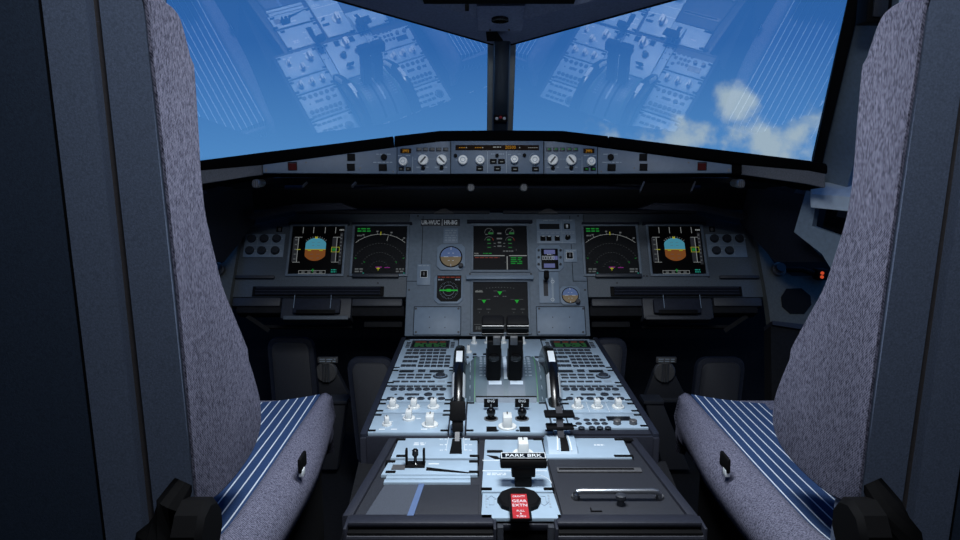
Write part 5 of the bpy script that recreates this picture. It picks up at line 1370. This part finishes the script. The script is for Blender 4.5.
# ------------------------------------------------------------------ light and sky
wd = bpy.data.worlds.new('sky'); SC.world = wd; wd.use_nodes = True
nt = wd.node_tree; bg = nt.nodes['Background']
tc = nt.nodes.new('ShaderNodeTexCoord'); sp = nt.nodes.new('ShaderNodeSeparateXYZ'); nt.links.new(tc.outputs['Generated'], sp.inputs[0])
rp_ = nt.nodes.new('ShaderNodeValToRGB'); mr = nt.nodes.new('ShaderNodeMapRange')
mr.inputs['From Min'].default_value = -.1; mr.inputs['From Max'].default_value = .35
nt.links.new(sp.outputs['Z'], mr.inputs['Value']); nt.links.new(mr.outputs['Result'], rp_.inputs['Fac'])
el = rp_.color_ramp.elements
el[0].position = 0; el[0].color = C(16, 36, 62); el[1].position = 1; el[1].color = C(44, 98, 166)
m_ = el.new(.12); m_.color = C(40, 84, 136); m_ = el.new(.22); m_.color = C(90, 152, 215); m_ = el.new(.55); m_.color = C(54, 112, 184)
nz = nt.nodes.new('ShaderNodeTexNoise'); nz.inputs['Scale'].default_value = 16.0; nz.inputs['Detail'].default_value = 8; nz.inputs['Roughness'].default_value = .55
nt.links.new(tc.outputs['Generated'], nz.inputs['Vector'])
def math_(op, a, b=None):
    n = nt.nodes.new('ShaderNodeMath'); n.operation = op
    for i, q in enumerate((a, b)):
        if q is None: continue
        if isinstance(q, (int, float)): n.inputs[i].default_value = q
        else: nt.links.new(q, n.inputs[i])
    return n.outputs[0]
def smooth(x, a, b):
    n = nt.nodes.new('ShaderNodeMapRange'); n.interpolation_type = 'SMOOTHSTEP'; n.inputs['From Min'].default_value = a; n.inputs['From Max'].default_value = b
    nt.links.new(x, n.inputs['Value']); return n.outputs['Result']
tot = None                                     # cloud banks: soft clumps in the sky ahead to the right, broken up by noise
for az, alt, rx, rz in ((12.5, 1.0, .10, .034), (16.0, 1.3, .06, .03), (20.2, 4.0, .040, .028), (23.5, .8, .075, .055), (30, 2, .09, .06), (40, 3, .12, .05), (-60, 3, .2, .05), (75, 4, .2, .06)):
    cx, cy, cz = math.sin(R(az)) * math.cos(R(alt)), math.cos(R(az)) * math.cos(R(alt)), math.sin(R(alt))
    sb = nt.nodes.new('ShaderNodeVectorMath'); sb.operation = 'SUBTRACT'; sb.inputs[1].default_value = (cx, cy, cz); nt.links.new(tc.outputs['Generated'], sb.inputs[0])
    ml = nt.nodes.new('ShaderNodeVectorMath'); ml.operation = 'MULTIPLY'; ml.inputs[1].default_value = (1 / rx, 1 / rx, 1 / rz); nt.links.new(sb.outputs[0], ml.inputs[0])
    ln = nt.nodes.new('ShaderNodeVectorMath'); ln.operation = 'LENGTH'; nt.links.new(ml.outputs[0], ln.inputs[0])
    b_ = smooth(ln.outputs['Value'], 1.5, .1)
    tot = b_ if tot is None else math_('MAXIMUM', tot, b_)
dens = smooth(math_('ADD', math_('MULTIPLY', tot, .75), math_('MULTIPLY', nz.outputs['Fac'], 2.8)), 1.72, 2.35)
dens = math_('MULTIPLY', dens, smooth(tot, .02, .3))
mx_ = nt.nodes.new('ShaderNodeMixRGB'); mx_.inputs['Color2'].default_value = C(176, 197, 212)
nt.links.new(dens, mx_.inputs['Fac']); nt.links.new(rp_.outputs['Color'], mx_.inputs['Color1']); nt.links.new(mx_.outputs['Color'], bg.inputs['Color'])
bg.inputs['Strength'].default_value = 1.0
def area(name, loc, target, sx, sy, power, col, spread=180):
    d = bpy.data.lights.new(name, 'AREA'); d.shape = 'RECTANGLE'; d.size = sx; d.size_y = sy; d.energy = power; d.color = col; d.spread = R(spread)
    o = bpy.data.objects.new(name, d); COL.objects.link(o); o.location = loc
    o.rotation_euler = (V(target) - V(loc)).to_track_quat('-Z', 'Y').to_euler(); return o
area('pedestal_flood_light', (0, .82, EZ + .50), (0, 1.02, EZ - .48), .30, .20, 5.5, (.90, .955, 1.0), 112)
area('dome_light', (0, .18, EZ + .59), (0, .75, EZ - .1), .30, .20, 5.5, (.86, .92, 1.0))
area('panel_strip_light', (0, 1.772, z0 - .040), (0, 2.04, EZ - .20), 1.0, .008, .12, (.92, .96, 1.0), 150)
